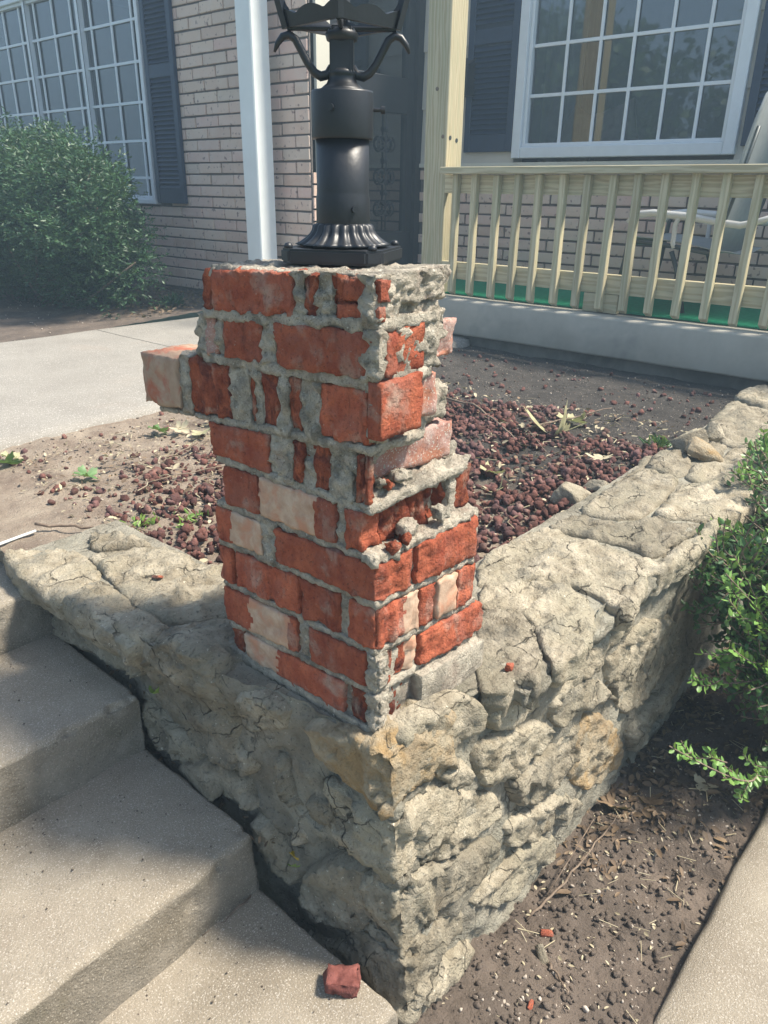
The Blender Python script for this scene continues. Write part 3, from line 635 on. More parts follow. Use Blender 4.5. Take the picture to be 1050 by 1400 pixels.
# ================================================================ brick pillar
pil = empty('brick_pillar', (0, 0, 0), 'crumbling square red brick pillar with broken courses and thick mortar, standing on the stone wall corner', 'pillar')
ZC = [-.008, .063, .128, .205, .270, .338, .420, .503, .572, .629]
ZY = [-.008, .046, .122, .196, .262, .337, .398, .490, .553, .619]
ZX = [-.030, .041, .109, .188, .268, .345, .420, .508, .575, .629]
def zl(t, x, y):      # t = course number as a float
    t = min(max(t, 0), 9); i = min(int(t), 8); fr = t-i
    g = lambda k: ZC[k] + (y/.32)*(ZY[k]-ZC[k]) + (x/.25)*(ZX[k]-ZC[k])
    return g(i)*(1-fr)+g(i+1)*fr
H0, H1 = .07, .93
def zm_for(k):
    a, b = k, k+1
    def f(p): t = p.z/.07; return zl(k+min(max(t, -.1), 1.1), p.x, p.y) if 0 <= t <= 1 else zl(k+t, p.x, p.y)
    return f
def brick(k, x0, x1, y0, y1, seed, mat='brick', t0=H0, t1=H1, broken=None, pale=None, amp=.0022, **kw):
    mats = [mat, 'brick_pale'] if pale else None
    return rough_block('brick', (x0, x1, y0, y1, t0*.07, t1*.07), zm_for(k), mat, pil, .0055, amp, .0028, seed, broken=broken, pale=pale, mats=mats, fac=((55, .13) if broken else (28, .035)), **kw)
X, Y_, NEG = 0, 1, -1
BL = lambda a, fl=0: (0, -1, a, fl)
BR = lambda a, fl=0: (1, -1, a, fl)
W_ = .096
# course 0 (lowest)
brick(0, .004, W_, .294, .324, 1, 'brick_broken', broken=[BL(.004)])
brick(0, 0, W_, .061, .288, 2, pale=(1, .205, .30)); brick(0, .002, .09, .020, .050, 3, 'brick_broken', broken=[BL(.004)])
brick(0, .037, .088, .012, .10, 4, 'brick_broken', broken=[BR(.006, .02)])
rough_block('brick', (.093, .262, -.013, .09, -.004, .066), zm_for(0), 'mortar', pil, .006, .0012, .003, 5)
# course 1
brick(1, 0, W_, .157, .334, 6, pale=(1, .178, .268)); brick(1, -.001, W_, .018, .133, 7, amp=.0012)
brick(1, .030, .093, .004, .10, 8, 'brick_broken', broken=[BR(.006, .025)], pale=(0, .072, .1)); brick(1, .100, .264, -.004, W_, 9, broken=[BR(.002)])
# course 2
brick(2, .0, W_, .306, .338, 10); brick(2, -.001, W_, .152, .298, 11, broken=[BL(.002, .07)]); brick(2, .001, W_, .071, .150, 12, broken=[BL(.002, .04)])
brick(2, .002, .096, .0, .057, 13, broken=[BL(.003, .03), BR(.004, .03)], pale=(0, .064, .2)); brick(2, .0975, .1335, -.002, W_, 14, broken=[BR(.003)])
brick(2, .1365, .187, -.004, W_, 15, 'brick_pale'); brick(2, .189, .239, -.002, W_, 16, broken=[BR(.004, .02)])
# course 3
brick(3, 0, W_, .229, .338, 17, pale=(1, .10, .301)); brick(3, -.001, .080, -.002, .200, 18, broken=[BR(.004, .04)])
brick(3, .086, .236, -.004, W_, 19, broken=[BR(.004, .05)])
# course 4 : near side broken open
brick(4, 0, W_, .232, .312, 20); brick(4, 0, W_, .075, .230, 21, pale=(1, .112, .23))
brick(4, .0, .035, .026, .058, 22, broken=[BL(.002), BR(.003)]); brick(4, .036, .185, .028, W_+.03, 23, 'brick_broken', broken=[BR(.014, .024)], amp=.002)
brick(4, .200, .244, .024, W_+.02, 24, 'brick_broken', broken=[BR(.004)])
# course 5 : thin slivers, recessed far brick
brick(5, 0, W_, .203, .335, 25); brick(5, .002, W_, .137, .159, 26, 'brick_broken', broken=[BL(.003)]); brick(5, .004, W_, .088, .115, 27, 'brick_broken', broken=[BL(.005)])
brick(5, .012, .05, .110, .140, 28, 'brick_broken', t0=.6)
brick(5, .004, .030, .030, .040, 29, 'brick_broken', broken=[BL(.003)]); brick(5, .004, .016, .018, .026, 30, 'brick_broken')
brick(5, .030, .205, .052, .145, 31, 'brick_mauve', t0=.22, t1=.95, skew=lambda p: Vector((p.x, p.y-.10*(p.x-.03), p.z)))
# course 6 : long brick pushed out to the left
brick(6, -.002, W_, .402, .500, 32, 'brick_dusty'); brick(6, .0, W_, .282, .378, 33, 'brick_broken', broken=[BL(.006, .033)])
brick(6, .006, W_, .231, .243, 34, 'brick_broken'); brick(6, .004, W_, .182, .217, 35, 'brick_broken', broken=[BL(.003)]); brick(6, .004, W_, .137, .163, 36, 'brick_broken', broken=[BL(.002)])
brick(6, .001, .075, .018, .103, 37, broken=[BL(.003, .05)])
rough_block('brick', (-.001, .080, -.006, .016, .014, .075), zm_for(6), 'brick', pil, .0055, .0014, .002, 38)
brick(6, .084, .135, .012, .09, 39, 'brick_mauve', broken=[BR(.005)], t0=.25)
# course 7
brick(7, .004, W_, .308, .332, 40, 'brick_mauve', broken=[BL(.004, .02)]); brick(7, .0, W_, .209, .289, 41, broken=[BL(.003, .05)])
brick(7, -.001, .09, .003, .182, 42, broken=[BL(.002, .09)]); brick(7, .012, .034, -.003, .09, 43, 'brick', broken=[BR(.002)], t0=.12, t1=.85)
brick(7, .090, .190, .026, .12, 44, 'brick_mauve', t0=.08, t1=.80, broken=[BR(.006)], skew=lambda p: Vector((p.x, p.y, p.z+.035*(p.x-.17))))
# course 8
brick(8, .0, W_, .143, .304, 45, broken=[BL(.0025, .12)], pale=None); brick(8, .003, W_, .103, .125, 46, 'brick_broken', broken=[BL(.002)])
brick(8, .006, W_, .028, .078, 47, 'brick_broken', broken=[BL(.006, .018)]); brick(8, .004, .024, .0, .07, 48, 'brick', broken=[BR(.002)], t0=.45, t1=.9)
brick(8, .002, .016, .001, .07, 49, 'brick', t0=.05, t1=.40); brick(8, .004, W_, .311, .330, 50, 'brick_broken')
# bricks on the two sides turned away
for k in range(9):
    o_ = (k % 2)*.07; xr = (.262, .262, .25, .24, .25, .20, .16, .18, .185)[k]
    for a, b in ((.012, .11), (.118, .216), (.222, .32)):
        if k < 5 and a > .1: brick(k, xr-.06, xr, a, b, 60+k*7+int(a*10), t0=.1)
    for a, b in ((.10, .20-.0), (.205, min(xr, .26))):
        if b-a > .03: brick(k, a, b, .26, .336-.004*(k % 3), 160+k*5+int(a*10))
# mortar: cores, beds, lumps
def mort(B, seed, step=.006, amp=.004, r=.003, zm=None, **kw): return rough_block('mortar', B, zm, 'mortar', pil, step, amp, r, seed, fac=(70, .16), **kw)
mort((.0095, .250, .0095, .322, -.02, .272), 201, amp=.0022); mort((.0095, .235, .042, .318, .262, .345), 202, amp=.003)
mort((.0105, .150, .052, .312, .335, .42), 203, amp=.003); mort((.0105, .125, .022, .322, .405, .50), 204, amp=.0025)
mort((.0105, .120, .014, .318, .49, .57), 205, amp=.0025); mort((.0105, .130, .016, .318, .555, .618), 206, amp=.0025)
def bed(k, x1, y1, seed, y0=.0, x0=.001, th=.0065, amp=.0025):  # squeezed-out bed joint
    def zf(p): return zl(k, p.x, p.y)+(p.z)
    rough_block('mortar_joint', (x0, x1, y0, y1, -th, th), zf, 'mortar', pil, .0055, amp*.8, .002, seed, fac=(80, .14))
bed(0, .258, .33, 210, -.001, -.001, .009); bed(1, .258, .332, 211, .003, .003); bed(2, .25, .336, 212, .003, .003); bed(3, .235, .338, 213, .002, .002)
bed(4, .232, .336, 214, .003, .003); bed(5, .220, .334, 215, .014, .003, .007, .004); bed(6, .10, .34, 216, .012, .003); bed(7, .112, .345, 217, .003, .002, .008, .003); bed(8, .118, .335, 218, .003, .001, .008, .004)
bed(6, .09, .47, 219, .33, .005, .004, .002)
# lumps and plugs (k, x0,x1,y0,y1,t0,t1)
def lump(k, x0, x1, y0, y1, t0, t1, seed, amp=.006): rough_block('mortar', (x0, x1, y0, y1, t0*.07, t1*.07), zm_for(k), 'mortar', pil, .005, amp*.8, .003, seed, fac=(75, .28))
for i, q in enumerate([(0, .000, .030, -.001, .019, 0, .95), (1, .0, .029, -.001, .018, .05, 1), (1, .003, .05, .131, .159, 0, 1), (3, .001, .05, .198, .231, 0, 1.05), (4, .004, .06, .056, .077, 0, 1), (4, .184, .202, .02, .06, .0, 1),
    (5, .003, .05, .157, .205, 0, 1), (5, .006, .05, .113, .139, 0, .55), (5, .004, .05, .046, .090, 0, .62), (5, .006, .05, .040, .090, .55, 1), (6, .002, .05, .377, .404, 0, 1), (6, .004, .05, .241, .284, 0, 1), (6, .005, .05, .215, .233, 0, 1), (6, .003, .05, .161, .184, 0, 1),
    (6, .004, .05, .101, .139, 0, 1), (6, .003, .03, .004, .022, .1, 1), (7, .006, .06, .330, .356, 0, 1), (7, .004, .06, .288, .310, 0, 1), (7, .002, .06, .181, .210, 0, 1),
    (7, -.001, .014, -.002, .03, .05, .95), (7, .033, .125, .006, .06, .0, 1), (7, .10, .155, .018, .07, .45, 1.05), (0, .004, .024, -.005, .016, .1, .4), (0, .006, .022, -.006, .014, .45, .8), (1, .004, .024, -.005, .016, .1, .45), (1, .002, .022, -.006, .016, .5, .9), (8, .003, .06, .303, .313, 0, 1), (8, .002, .05, .123, .144, 0, 1), (8, .004, .05, .077, .104, 0, 1), (8, -.001, .03, .006, .029, 0, 1),
    (8, .022, .126, .006, .07, .34, 1.02), (8, .012, .05, .006, .05, 0, .5), (8, .085, .125, .012, .07, -.05, .30), (8, .12, .178, .035, .09, .25, 1.0), (8, .075, .11, .012, .05, .02, .35),
    (6, .130, .190, .035, .10, .05, .62), (5, .19, .235, .05, .11, -.05, .4), (5, .02, .20, .03, .06, -.08, .18), (4, .035, .235, .022, .05, .85, 1.12), (4, -.002, .06, .0, .03, -.1, .12), (4, .06, .22, .0, .03, -.1, .06)]):
    lump(*q, 230+i, amp=.006 if q[2]-q[1] > .03 else .004)
for i, (x, y, z, r) in enumerate([(.075, .012, .292, .013), (.062, .004, .283, .008), (.150, .010, .293, .012), (.09, .012, .288, .009), (.035, .004, .281, .010), (.11, .03, .60, .012), (.08, .028, .365, .012), (.05, .024, .36, .009), (.04, .03, .362, .008)]):
    rough_block('mortar', (x-r, x+r, y-r, y+r, z-r*.8, z+r*.8), None, 'mortar' if i % 3 != 1 else 'brick_broken', pil, .004, .006, .008, 300+i)
# uneven mortar skim on the very top
rough_block('mortar_cap', (.008, .120, .012, .318, .606, .620), None, 'mortar', pil, .006, .003, .003, 320)
rough_block('mortar_cap', (.010, .118, .012, .085, .616, .627), None, 'mortar', pil, .006, .004, .004, 321); rough_block('mortar_cap', (.05, .184, .055, .30, .604, .621), None, 'mortar', pil, .006, .004, .004, 322)

# ================================================================ lamp on the pillar
LX, LY = .139, .187; ROTL = rad(40.4-14.6)      # plate turned a little on the pillar
lamp = empty('lamp_post', (LX, LY, .622), 'glossy black cast metal post lantern with fluted foot on top of the brick pillar', 'lamp')
def lrot(v, c=(LX, LY), a=ROTL): return [(c[0]+(p[0])*math.cos(a)-(p[1])*math.sin(a), c[1]+(p[0])*math.sin(a)+(p[1])*math.cos(a), p[2]) for p in v]
s = .0715; c_ = .018; oct_ = [(-s+c_, -s), (s-c_, -s), (s, -s+c_), (s, s-c_), (s-c_, s), (-s+c_, s), (-s, s-c_), (-s, -s+c_)]
def prism(oct_, z0, z1, bev=.003):
    bm = bmesh.new(); vs1 = [bm.verts.new((x, y, z0)) for x, y in oct_]; fc = bm.faces.new(vs1)
    r = bmesh.ops.extrude_face_region(bm, geom=[fc]); bmesh.ops.translate(bm, verts=[q for q in r['geom'] if isinstance(q, bmesh.types.BMVert)], vec=(0, 0, z1-z0))
    bmesh.ops.recalc_face_normals(bm, faces=bm.faces)
    if bev: bmesh.ops.bevel(bm, geom=bm.edges[:], offset=bev, segments=2, affect='EDGES')
    bm.verts.index_update(); v = [q.co[:] for q in bm.verts]; f = [[q.index for q in p.verts] for p in bm.faces]; bm.free(); return v, f
v, f = prism(oct_, .625, .6435, .003); wlink('base_plate', pydata('base_plate', lrot(v), f), 'black', lamp, False)
c = (LX, LY)
for a in range(4):
    q = lrot([((.058 if a in (0, 1) else -.058), (.058 if a in (1, 2) else -.058), 0)])[0]
    MB().lathe([(.006, .644), (.006, .647), (.004, .650), (.0001, .651)], q, 12).build('bolt', 'black', lamp, True)
fl = MB(); prof = [(.058, .645), (.058, .647), (.052, .650), (.0455, .655), (.0405, .660), (.0375, .665), (.0362, .671), (.0365, .674)]
fl.lathe(prof, c, 144, (.6465, .672, 20, .15)); fl.build('fluted_foot', 'black', lamp, True)
MB().lathe([(.0355, .671), (.0362, .673), (.0362, .704), (.0352, .709), (.0348, .714), (.0350, .785)], c, 64).build('column', 'black', lamp, True)
MB().lathe([(.0335, .776), (.0395, .776), (.0402, .778), (.0402, .829), (.0395, .8315), (.030, .8325)], c, 64).build('sleeve', 'black', lamp, True)
MB().lathe([(.031, .831), (.0265, .835), (.020, .840), (.0175, .845), (.0175, .849), (.019, .851), (.016, .856)], c, 40).build('neck', 'black', lamp, True)
vw = Vector((-.76, -.65)); rt = Vector((.65, -.76))
for (a, z) in ((-.30, .810), (.45, .692)):       # set screws facing the steps
    d_ = Vector((vw.x*math.cos(a)-vw.y*math.sin(a), vw.x*math.sin(a)+vw.y*math.cos(a))); r_ = .040 if z > .75 else .037
    p0 = Vector((LX+d_.x*r_, LY+d_.y*r_, z)); MB().tube([p0, p0+Vector((d_.x, d_.y, 0))*.0045], .0042, 10).build('screw', 'black', lamp, False)
p0 = Vector((LX+rt.x*.040, LY+rt.y*.040, .811)); o_ = MB().tube([p0, p0+Vector((rt.x, rt.y, 0))*.010], .0024, 8); o_.tube([p0+Vector((rt.x, rt.y, 0))*.010, p0+Vector((rt.x, rt.y, 0))*.015], .005, 10); o_.build('screw', 'black', lamp, False)
# square stem, knob, scroll arms and lantern; the lantern corner points to the steps
A45 = YAW
def L3(r, t, z): # r along the view, t to its right
    return Vector((LX + r*math.cos(A45)+t*math.sin(A45), LY + r*math.sin(A45)-t*math.cos(A45), z))
sq = [(-.013, -.013), (.013, -.013), (.013, .013), (-.013, .013)]
v, f = prism([(x*1.15, y*1.15) for x, y in sq], .848, .902, .003); wlink('stem', pydata('stem', lrot(v, a=A45), f), 'black', lamp, False)
MB().lathe([(.013, .884), (.019, .887), (.021, .894), (.016, .900)], c, 24).build('knob', 'black', lamp, True)
for k in (0, 2):
    a = A45+k*math.pi/2 + math.pi/2
    pts = []
    for (r, z) in ((.012, .858), (.018, .850), (.027, .848), (.035, .852), (.043, .862), (.051, .876), (.058, .888), (.066, .893), (.074, .891), (.081, .883), (.085, .874)):
        pts.append(Vector((LX+r*math.cos(a), LY+r*math.sin(a), z)))
    m_ = MB().tube(pts, [.006, .006, .0058, .0054, .005, .005, .005, .0048, .0044, .0036, .0015], 8); m_.build('scroll_arm', 'black', lamp, True)
hb, ht, z0, z1 = .048, .094, .900, 1.12
cb = [Vector((LX+hb*1.414*math.cos(A45+k*math.pi/2), LY+hb*1.414*math.sin(A45+k*math.pi/2), z0)) for k in range(4)]
ct = [Vector((LX+ht*1.414*math.cos(A45+k*math.pi/2), LY+ht*1.414*math.sin(A45+k*math.pi/2), z1)) for k in range(4)]
fr = MB()
for k in range(4):
    a, b = cb[k], cb[(k+1) % 4]; A_, B_ = ct[k], ct[(k+1) % 4]
    inn = Vector((LX, LY, z0)); 
    # corner bar
    fr.tube([a, A_], .0065, 4)
    # bottom rail with a scalloped upper edge
    n = 26; vv = []; ff = []
    for i in range(n+1):
        t = i/n; hgt = .012+.0075*abs(math.sin(math.pi*(t*2-.5+1)))**.8 +.012*sm((abs(t-.5)-.42)/.08)
        p = a.lerp(b, t); up = (A_.lerp(B_, t)-p).normalized(); nn = (p-inn); nn.z = 0; nn.normalize()
        for q in (p, p+up*hgt): vv += [q+nn*.002, q-nn*.004]
    for i in range(n):
        o = i*4; ff += [(o, o+4, o+6, o+2), (o+1, o+3, o+7, o+5), (o+2, o+6, o+7, o+3), (o, o+1, o+5, o+4)]
    fr.add(vv, ff); fr.tube([A_, B_], .0075, 4)
fr.build('lantern_frame', 'black', lamp, False)
cr = MB(); cr.tube([cb[0], cb[2]], .003, 6).tube([cb[1], cb[3]], .003, 6).build('floor_cross', 'black', lamp, False)
MB().lathe([(.150, 1.123), (.148, 1.131), (.10, 1.165), (.045, 1.20), (.02, 1.21), (.012, 1.235), (.016, 1.245), (.001, 1.26)], c, 4).build('lantern_roof', 'black', lamp, False)
# ================================================================ house
XL, YC, XR = 2.85, 3.03, 3.90
house = empty('brick_house', (3.4, 3.0, 0), 'pinkish buff brick house with dark shutters, white gridded windows and a recessed dark entry door', 'house')
bmesh_v, bmesh_f = [], []
def brick_mesh(L, H, Dp, seed):
    v, f = box_data(0, Dp, -L/2, L/2, -H/2, H/2, bev=.003)
    rr = random.Random(seed); v = [(x+(rr.uniform(-.0015, .0015)), y+rr.uniform(-.0015, .0015), z+rr.uniform(-.0015, .0015)) for x, y, z in v]
    me = pydata('brick', v, f); me.materials.append(M_['hbrick']); return me
def brick_wall(wall, X, y0, y1, z0, z1, pitch, mod, lo, hi, cap, seed, ok=None):
    ms = [brick_mesh(mod-.011, pitch-.012, .03, seed+i) for i in range(4)]; half = [brick_mesh(mod/2-.011, pitch-.012, .03, seed+9+i) for i in range(2)]
    rr = random.Random(seed); n = 0; k = 0; z = z0+pitch/2; rest = MB()
    while z < z1:
        y = y0 + (mod/2 if k % 2 else 0); first = k % 2
        cells = []
        if first: cells.append((y0+mod/4, 1))
        yy = y+mod/2
        while yy < y1: cells.append((yy, 0)); yy += mod
        for (yc, h) in cells:
            if ok and not ok(yc, z): continue
            if lo < yc < hi and n < cap[0] and cap[1] < z < cap[2]:
                me = rr.choice(half if h else ms); o = D.objects.new('brick', me); COL.objects.link(o); o.parent = wall
                o.location = (X-.012+rr.uniform(-.0022, .0022), yc, z+rr.uniform(-.0012, .0012)); o.rotation_euler = (rr.uniform(-.004, .004), 0, 0); n += 1
            else: L = (mod/2 if h else mod)-.011; rest.box(X-.012, X+.01, yc-L/2, yc+L/2, z-pitch/2+.006, z+pitch/2-.006)
        z += pitch; k += 1
    if rest.v: r = rest.build('bricks_beyond', 'hbrick', wall); r['kind'] = 'stuff'
    return n
lw = box('wing_wall', (XL, XL+.15, YC, 4.64, -.1, 2.35), 'hmortar', house)
box('wing_wall', (XL, XL+.15, 4.64, 7.3, -.1, .60), 'hmortar', house); box('wing_wall', (XL, XL+.15, 4.64, 7.3, 2.10, 2.35), 'hmortar', house)
brick_wall(lw, XL, YC+.002, 6.0, .02, 2.30, .0712, .2445, 0, 5.3, (200, 0, 9), 41, ok=lambda y, z: y < 4.62 or z < .60)
rw2 = box('entry_wall', (XR, XR+.15, -2.0, YC+.05, -.1, .885), 'hmortar', house)
brick_wall(rw2, XR, -2.0, YC, .16, .87, .0695, .2145, .25, 3.1, (98, .28, .9), 61)
for zz in np.arange(.07, .80, .0712):          # corner returns beside the door
    box('return_brick', (XL+.004, XL+.12, YC-.012, YC+.05, zz-.03, zz+.03), 'hbrick', lw)
box('entry_return', (XL+.01, 3.0, YC, YC+.12, -.1, 2.35), 'hmortar', house)
box('corner_board', (XL+.035, 3.0, YC-.022, YC, .80, 2.35), 'siding_trim', house)
# siding above the low brick
for k in range(11):
    z0 = .888+k*.338/1.0 if False else .888+k*.169*2
    if z0 > 2.3: break
    m_ = MB(); za, zb = z0, min(z0+.335, 2.35)
    for (a, b) in ((-2.0, .90), (2.262, YC+.05)) if zb < 2.25 else ((-2.0, YC+.05),):
        v = [(XR-.014, a, za), (XR-.014, b, za), (XR-.001, b, zb), (XR-.001, a, zb), (XR-.001, a, za), (XR-.001, b, za)]
        m_.add(v, [(1, 0, 3, 2), (0, 1, 5, 4)])
    m_.build('siding_board', 'siding', house)
box('siding_backing', (XR+.0, XR+.1, -2.0, .90, .885, 2.35), 'siding', house); box('siding_backing', (XR+.0, XR+.1, 2.262, YC+.05, .885, 2.35), 'siding', house)
box('sill_board', (XR-.028, XR+.0, -2.0, YC, .868, .892), 'siding_trim', house); box('header', (XR, XR+.1, .90, 2.262, 2.242, 2.35), 'siding', house)
# ---- gridded picture window (right)
def window(X, y0, y1, z0, z1, fr_, mul, zm, sash, name='window'):
    w = MB()
    for (a, b, c_, d_) in ((y0, y0+fr_, z0, z1), (y1-fr_, y1, z0, z1)): w.box(X-.035, X+.05, a, b, c_, d_, bev=.004)
    for (c_, d_) in ((z0, z0+fr_), (z1-fr_, z1)): w.box(X-.033, X+.05, y0+fr_, y1-fr_, c_, d_, bev=.004)
    i0, i1, k0, k1 = y0+fr_, y1-fr_, z0+fr_, z1-fr_; g = .022
    for (a, b, c_, d_) in ((i0, i0+g, k0, k1), (i1-g, i1, k0, k1)): w.box(X-.012, X+.04, a, b, c_, d_, bev=.003)
    for (c_, d_) in ((k0, k0+g), (k1-g, k1)): w.box(X-.010, X+.04, i0+g, i1-g, c_, d_, bev=.003)
    w = w.build('window', 'vinyl', house)
    for sy in sash:
        q = MB(); q.box(X-.020, X+.04, sy-.020, sy+.020, k0, k1, bev=.003); q.build('mullion', 'vinyl', w)
        q = MB(); q.box(X-.022, X-.0205, sy-.027, sy-.021, k0, k1); q.build('mullion_gasket', 'iron', w)
    for y in mul: box('muntin', (X+.006, X+.018, y-.0095, y+.0095, k0+g, k1-g), 'vinyl', w, .002)
    for z in zm: box('muntin', (X+.007, X+.017, i0+g, i1-g, z-.0095, z+.0095), 'vinyl', w, .002)
    edges = [i0+g]+list(sash)+[i1-g]
    for a, b in zip(edges, edges[1:]): wlink('pane', pydata('pane', [(X+.022, a, k0+g), (X+.022, b, k0+g), (X+.022, b, k1-g), (X+.022, a, k1-g)], [(0, 3, 2, 1)]), 'glass', w, False)
    return w
window(XR-.01, .895, 2.262, .915, 2.24, .062, [1.135, 1.335, 1.545, 1.745, 1.955], [1.26, 1.525, 1.79, 2.05], [])
window(XL-.005, 4.66, 7.08, .60, 2.10, .035, [4.80, 5.06, 5.33, 5.60, 5.87, 6.15, 6.40, 6.68, 6.95], [.78, 1.03, 1.28, 1.535, 1.79], [5.46, 6.26])
# dark rooms behind the glass
def room(name, x0, x1, y0, y1, z0, z1):
    v, f = box_data(x0, x1, y0, y1, z0, z1); f = [q for i, q in enumerate(f) if i != 4]; return wlink(name, pydata(name, v, f), 'dark_room', house, False)
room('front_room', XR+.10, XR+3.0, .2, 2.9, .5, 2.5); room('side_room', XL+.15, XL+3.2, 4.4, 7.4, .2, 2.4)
def curtain(X, y0, y1, z0, z1):
    n = int((y1-y0)/.012); v = []; f = []
    for i in range(n+1):
        y = y0+(y1-y0)*i/n; x = X+.018*math.sin(y*58)+.008*math.sin(y*23)
        v += [(x, y, z0), (x, y, z1)]
    f = [(2*i, 2*i+2, 2*i+3, 2*i+1) for i in range(n)]; o = wlink('curtain', pydata('curtain', v, f), 'curtain', None, True); return o
tag(curtain(XR+.22, 1.95, 2.22, .9, 2.3), 'pale curtain gathered at the left inside the gridded porch window', 'curtain')
tag(curtain(XL+.35, 4.7, 5.2, .5, 2.1), 'pale curtain inside the large window above the dark shrub', 'curtain')
# cushions seen through the glass
def cushion(loc, sx, sy, sz, rot, mat, label):
    bm = bmesh.new(); bmesh.ops.create_cube(bm, size=2); bmesh.ops.subdivide_edges(bm, edges=bm.edges[:], cuts=9, use_grid_fill=True)
    for q in bm.verts:
        x, y, z = q.co; k = (1-.0*abs(x)) ; t = max(abs(y), abs(z)); pin = (1-.75*t**3)
        q.co = Vector((x*sx*pin, y*sy*(1-.08*(1-abs(z)**2)), z*sz*(1-.08*(1-abs(y)**2)))) + Vector((1, 0, 0))*.01*nz((x, y, z), 2)
    bm.verts.index_update(); me = D.meshes.new('cushion'); bm.to_mesh(me); bm.free()
    o = link('cushion', me, mat); o.location = loc; o.rotation_euler = rot; tag(o, label, 'cushion')
cushion((XR+.22, 1.93, 1.04), .05, .14, .14, (.5, .1, .1), plain('tan_cushion_cloth', (.50, .40, .30), .9), 'tan cushion leaning behind the porch window glass, left of the pair')
cushion((XR+.25, 1.72, 1.06), .05, .15, .15, (-.3, .1, 0), plain('pinkish_cushion_cloth', (.50, .38, .34), .9), 'pinkish beige cushion behind the porch window glass, right of the tan one')
box('sofa_back', (XR+.30, XR+.5, 1.0, 2.15, .7, .98), plain('sofa_cloth', (.42, .33, .28), .9), None, .04); o = D.objects['sofa_back']; tag(o, 'low brownish sofa back inside the porch window, under the cushions', 'sofa')
# ---- shutters
def shutter(X, y0, y1, z0, z1, mid, pitch=.029):
    s_ = MB(); st_ = .045
    s_.box(X-.03, X, y0, y0+st_, z0, z1, bev=.003).box(X-.03, X, y1-st_, y1, z0, z1, bev=.003)
    for (a, b) in ((z0, z0+.10), (mid-.04, mid+.04), (z1-.08, z1)): s_.box(X-.028, X, y0+st_, y1-st_, a, b, bev=.002)
    s_.box(X-.006, X-.001, y0+.01, y1-.01, z0+.01, z1-.01)
    s_ = s_.build('shutter', 'shutter', house)
    L = y1-y0-2*st_-.004; v, f = box_data(-.002, .002, -L/2, L/2, -.014, .014); me = pydata('louvre', v, f); me.materials.append(M_['shutter'])
    z = z0+.115
    while z < z1-.09:
        if abs(z-mid) > .05:
            o = D.objects.new('louvre', me); COL.objects.link(o); o.parent = s_; o.location = (X-.018, (y0+y1)/2, z); o.rotation_euler = (0, rad(38), 0)
        z += pitch
shutter(XL-.014, 4.285, 4.625, .61, 2.10, 1.45)
shutter(XR-.015, 2.265, 2.63, .955, 2.24, 1.6); shutter(XR-.015, .50, .868, .955, 2.24, 1.6)
# ---- entry door, dark security storm door
dr = MB(); dy = YC+.03
dr.box(3.0, 3.05, dy-.05, dy+.02, .16, 2.4).box(3.83, XR-.002, dy-.05, dy+.02, .16, 2.4)
dr = dr.build('entry_door', 'iron', house)
q = MB(); q.box(3.05, 3.83, dy-.02, dy+.02, .18, .45, bev=.004).box(3.05, 3.83, dy-.021, dy+.02, 1.19, 1.40, bev=.004).box(3.05, 3.83, dy-.02, dy+.02, 2.18, 2.38, bev=.004)
q.box(3.052, 3.12, dy-.022, dy+.018, .45, 2.18).box(3.76, 3.828, dy-.022, dy+.018, .45, 2.18).box(3.335, 3.355, dy-.02, dy, .45, 1.19); q.build('storm_frame', 'iron', dr)
box('storm_pane', (3.12, 3.76, dy+.004, dy+.008, .45, 2.18), 'glass', dr)
box('door_leaf', (3.05, 3.83, dy+.06, dy+.09, .16, 2.4), plain('brown_door', (.22, .155, .125), .6), dr)
def scroll(cx, zc, r, sgn, flip):
    p = []
    for i in range(26):
        t = i/25; a = t*math.pi*1.9; rr = r*(1-.62*t); p.append((cx+sgn*(r-rr*math.cos(a)), dy-.012, zc+flip*rr*math.sin(a)))
    MB().tube(p, .0055, 6).build('scroll', 'iron', dr, True)
for cx in (3.215, 3.56):
    MB().tube([(cx, dy-.012, .46), (cx, dy-.012, 1.18)], .006, 6).build('scroll_bar', 'iron', dr, True)
    for zc in (.60, .80, 1.0):
        for sg in (-1, 1):
            for fl in (-1, 1): scroll(cx, zc, .052, sg, fl)
    for zc in (.70, .90, 1.09): MB().lathe([(.002, zc-.02), (.012, zc-.012), (.015, zc), (.012, zc+.012), (.002, zc+.02)], (cx, dy-.012), 10).build('collar', 'iron', dr, True)
# ---- wall mailbox
mb = MB(); prof = [(XR-.115, 1.28), (XR-.115, 1.44), (XR-.02, 1.50), (XR-.016, 1.28)]
v = [(x, y, z) for y in (2.575, 2.74) for x, z in prof]; mb.add(v, [(0, 1, 2, 3), (7, 6, 5, 4), (0, 4, 5, 1), (1, 5, 6, 2), (2, 6, 7, 3), (3, 7, 4, 0)])
mo = mb.build('mailbox', 'iron'); tag(mo, 'small black wall mailbox on the beige siding behind the wooden post', 'mailbox')
box('mailbox_lid', (XR-.12, XR-.10, 2.573, 2.742, 1.44, 1.452), 'iron', mo)

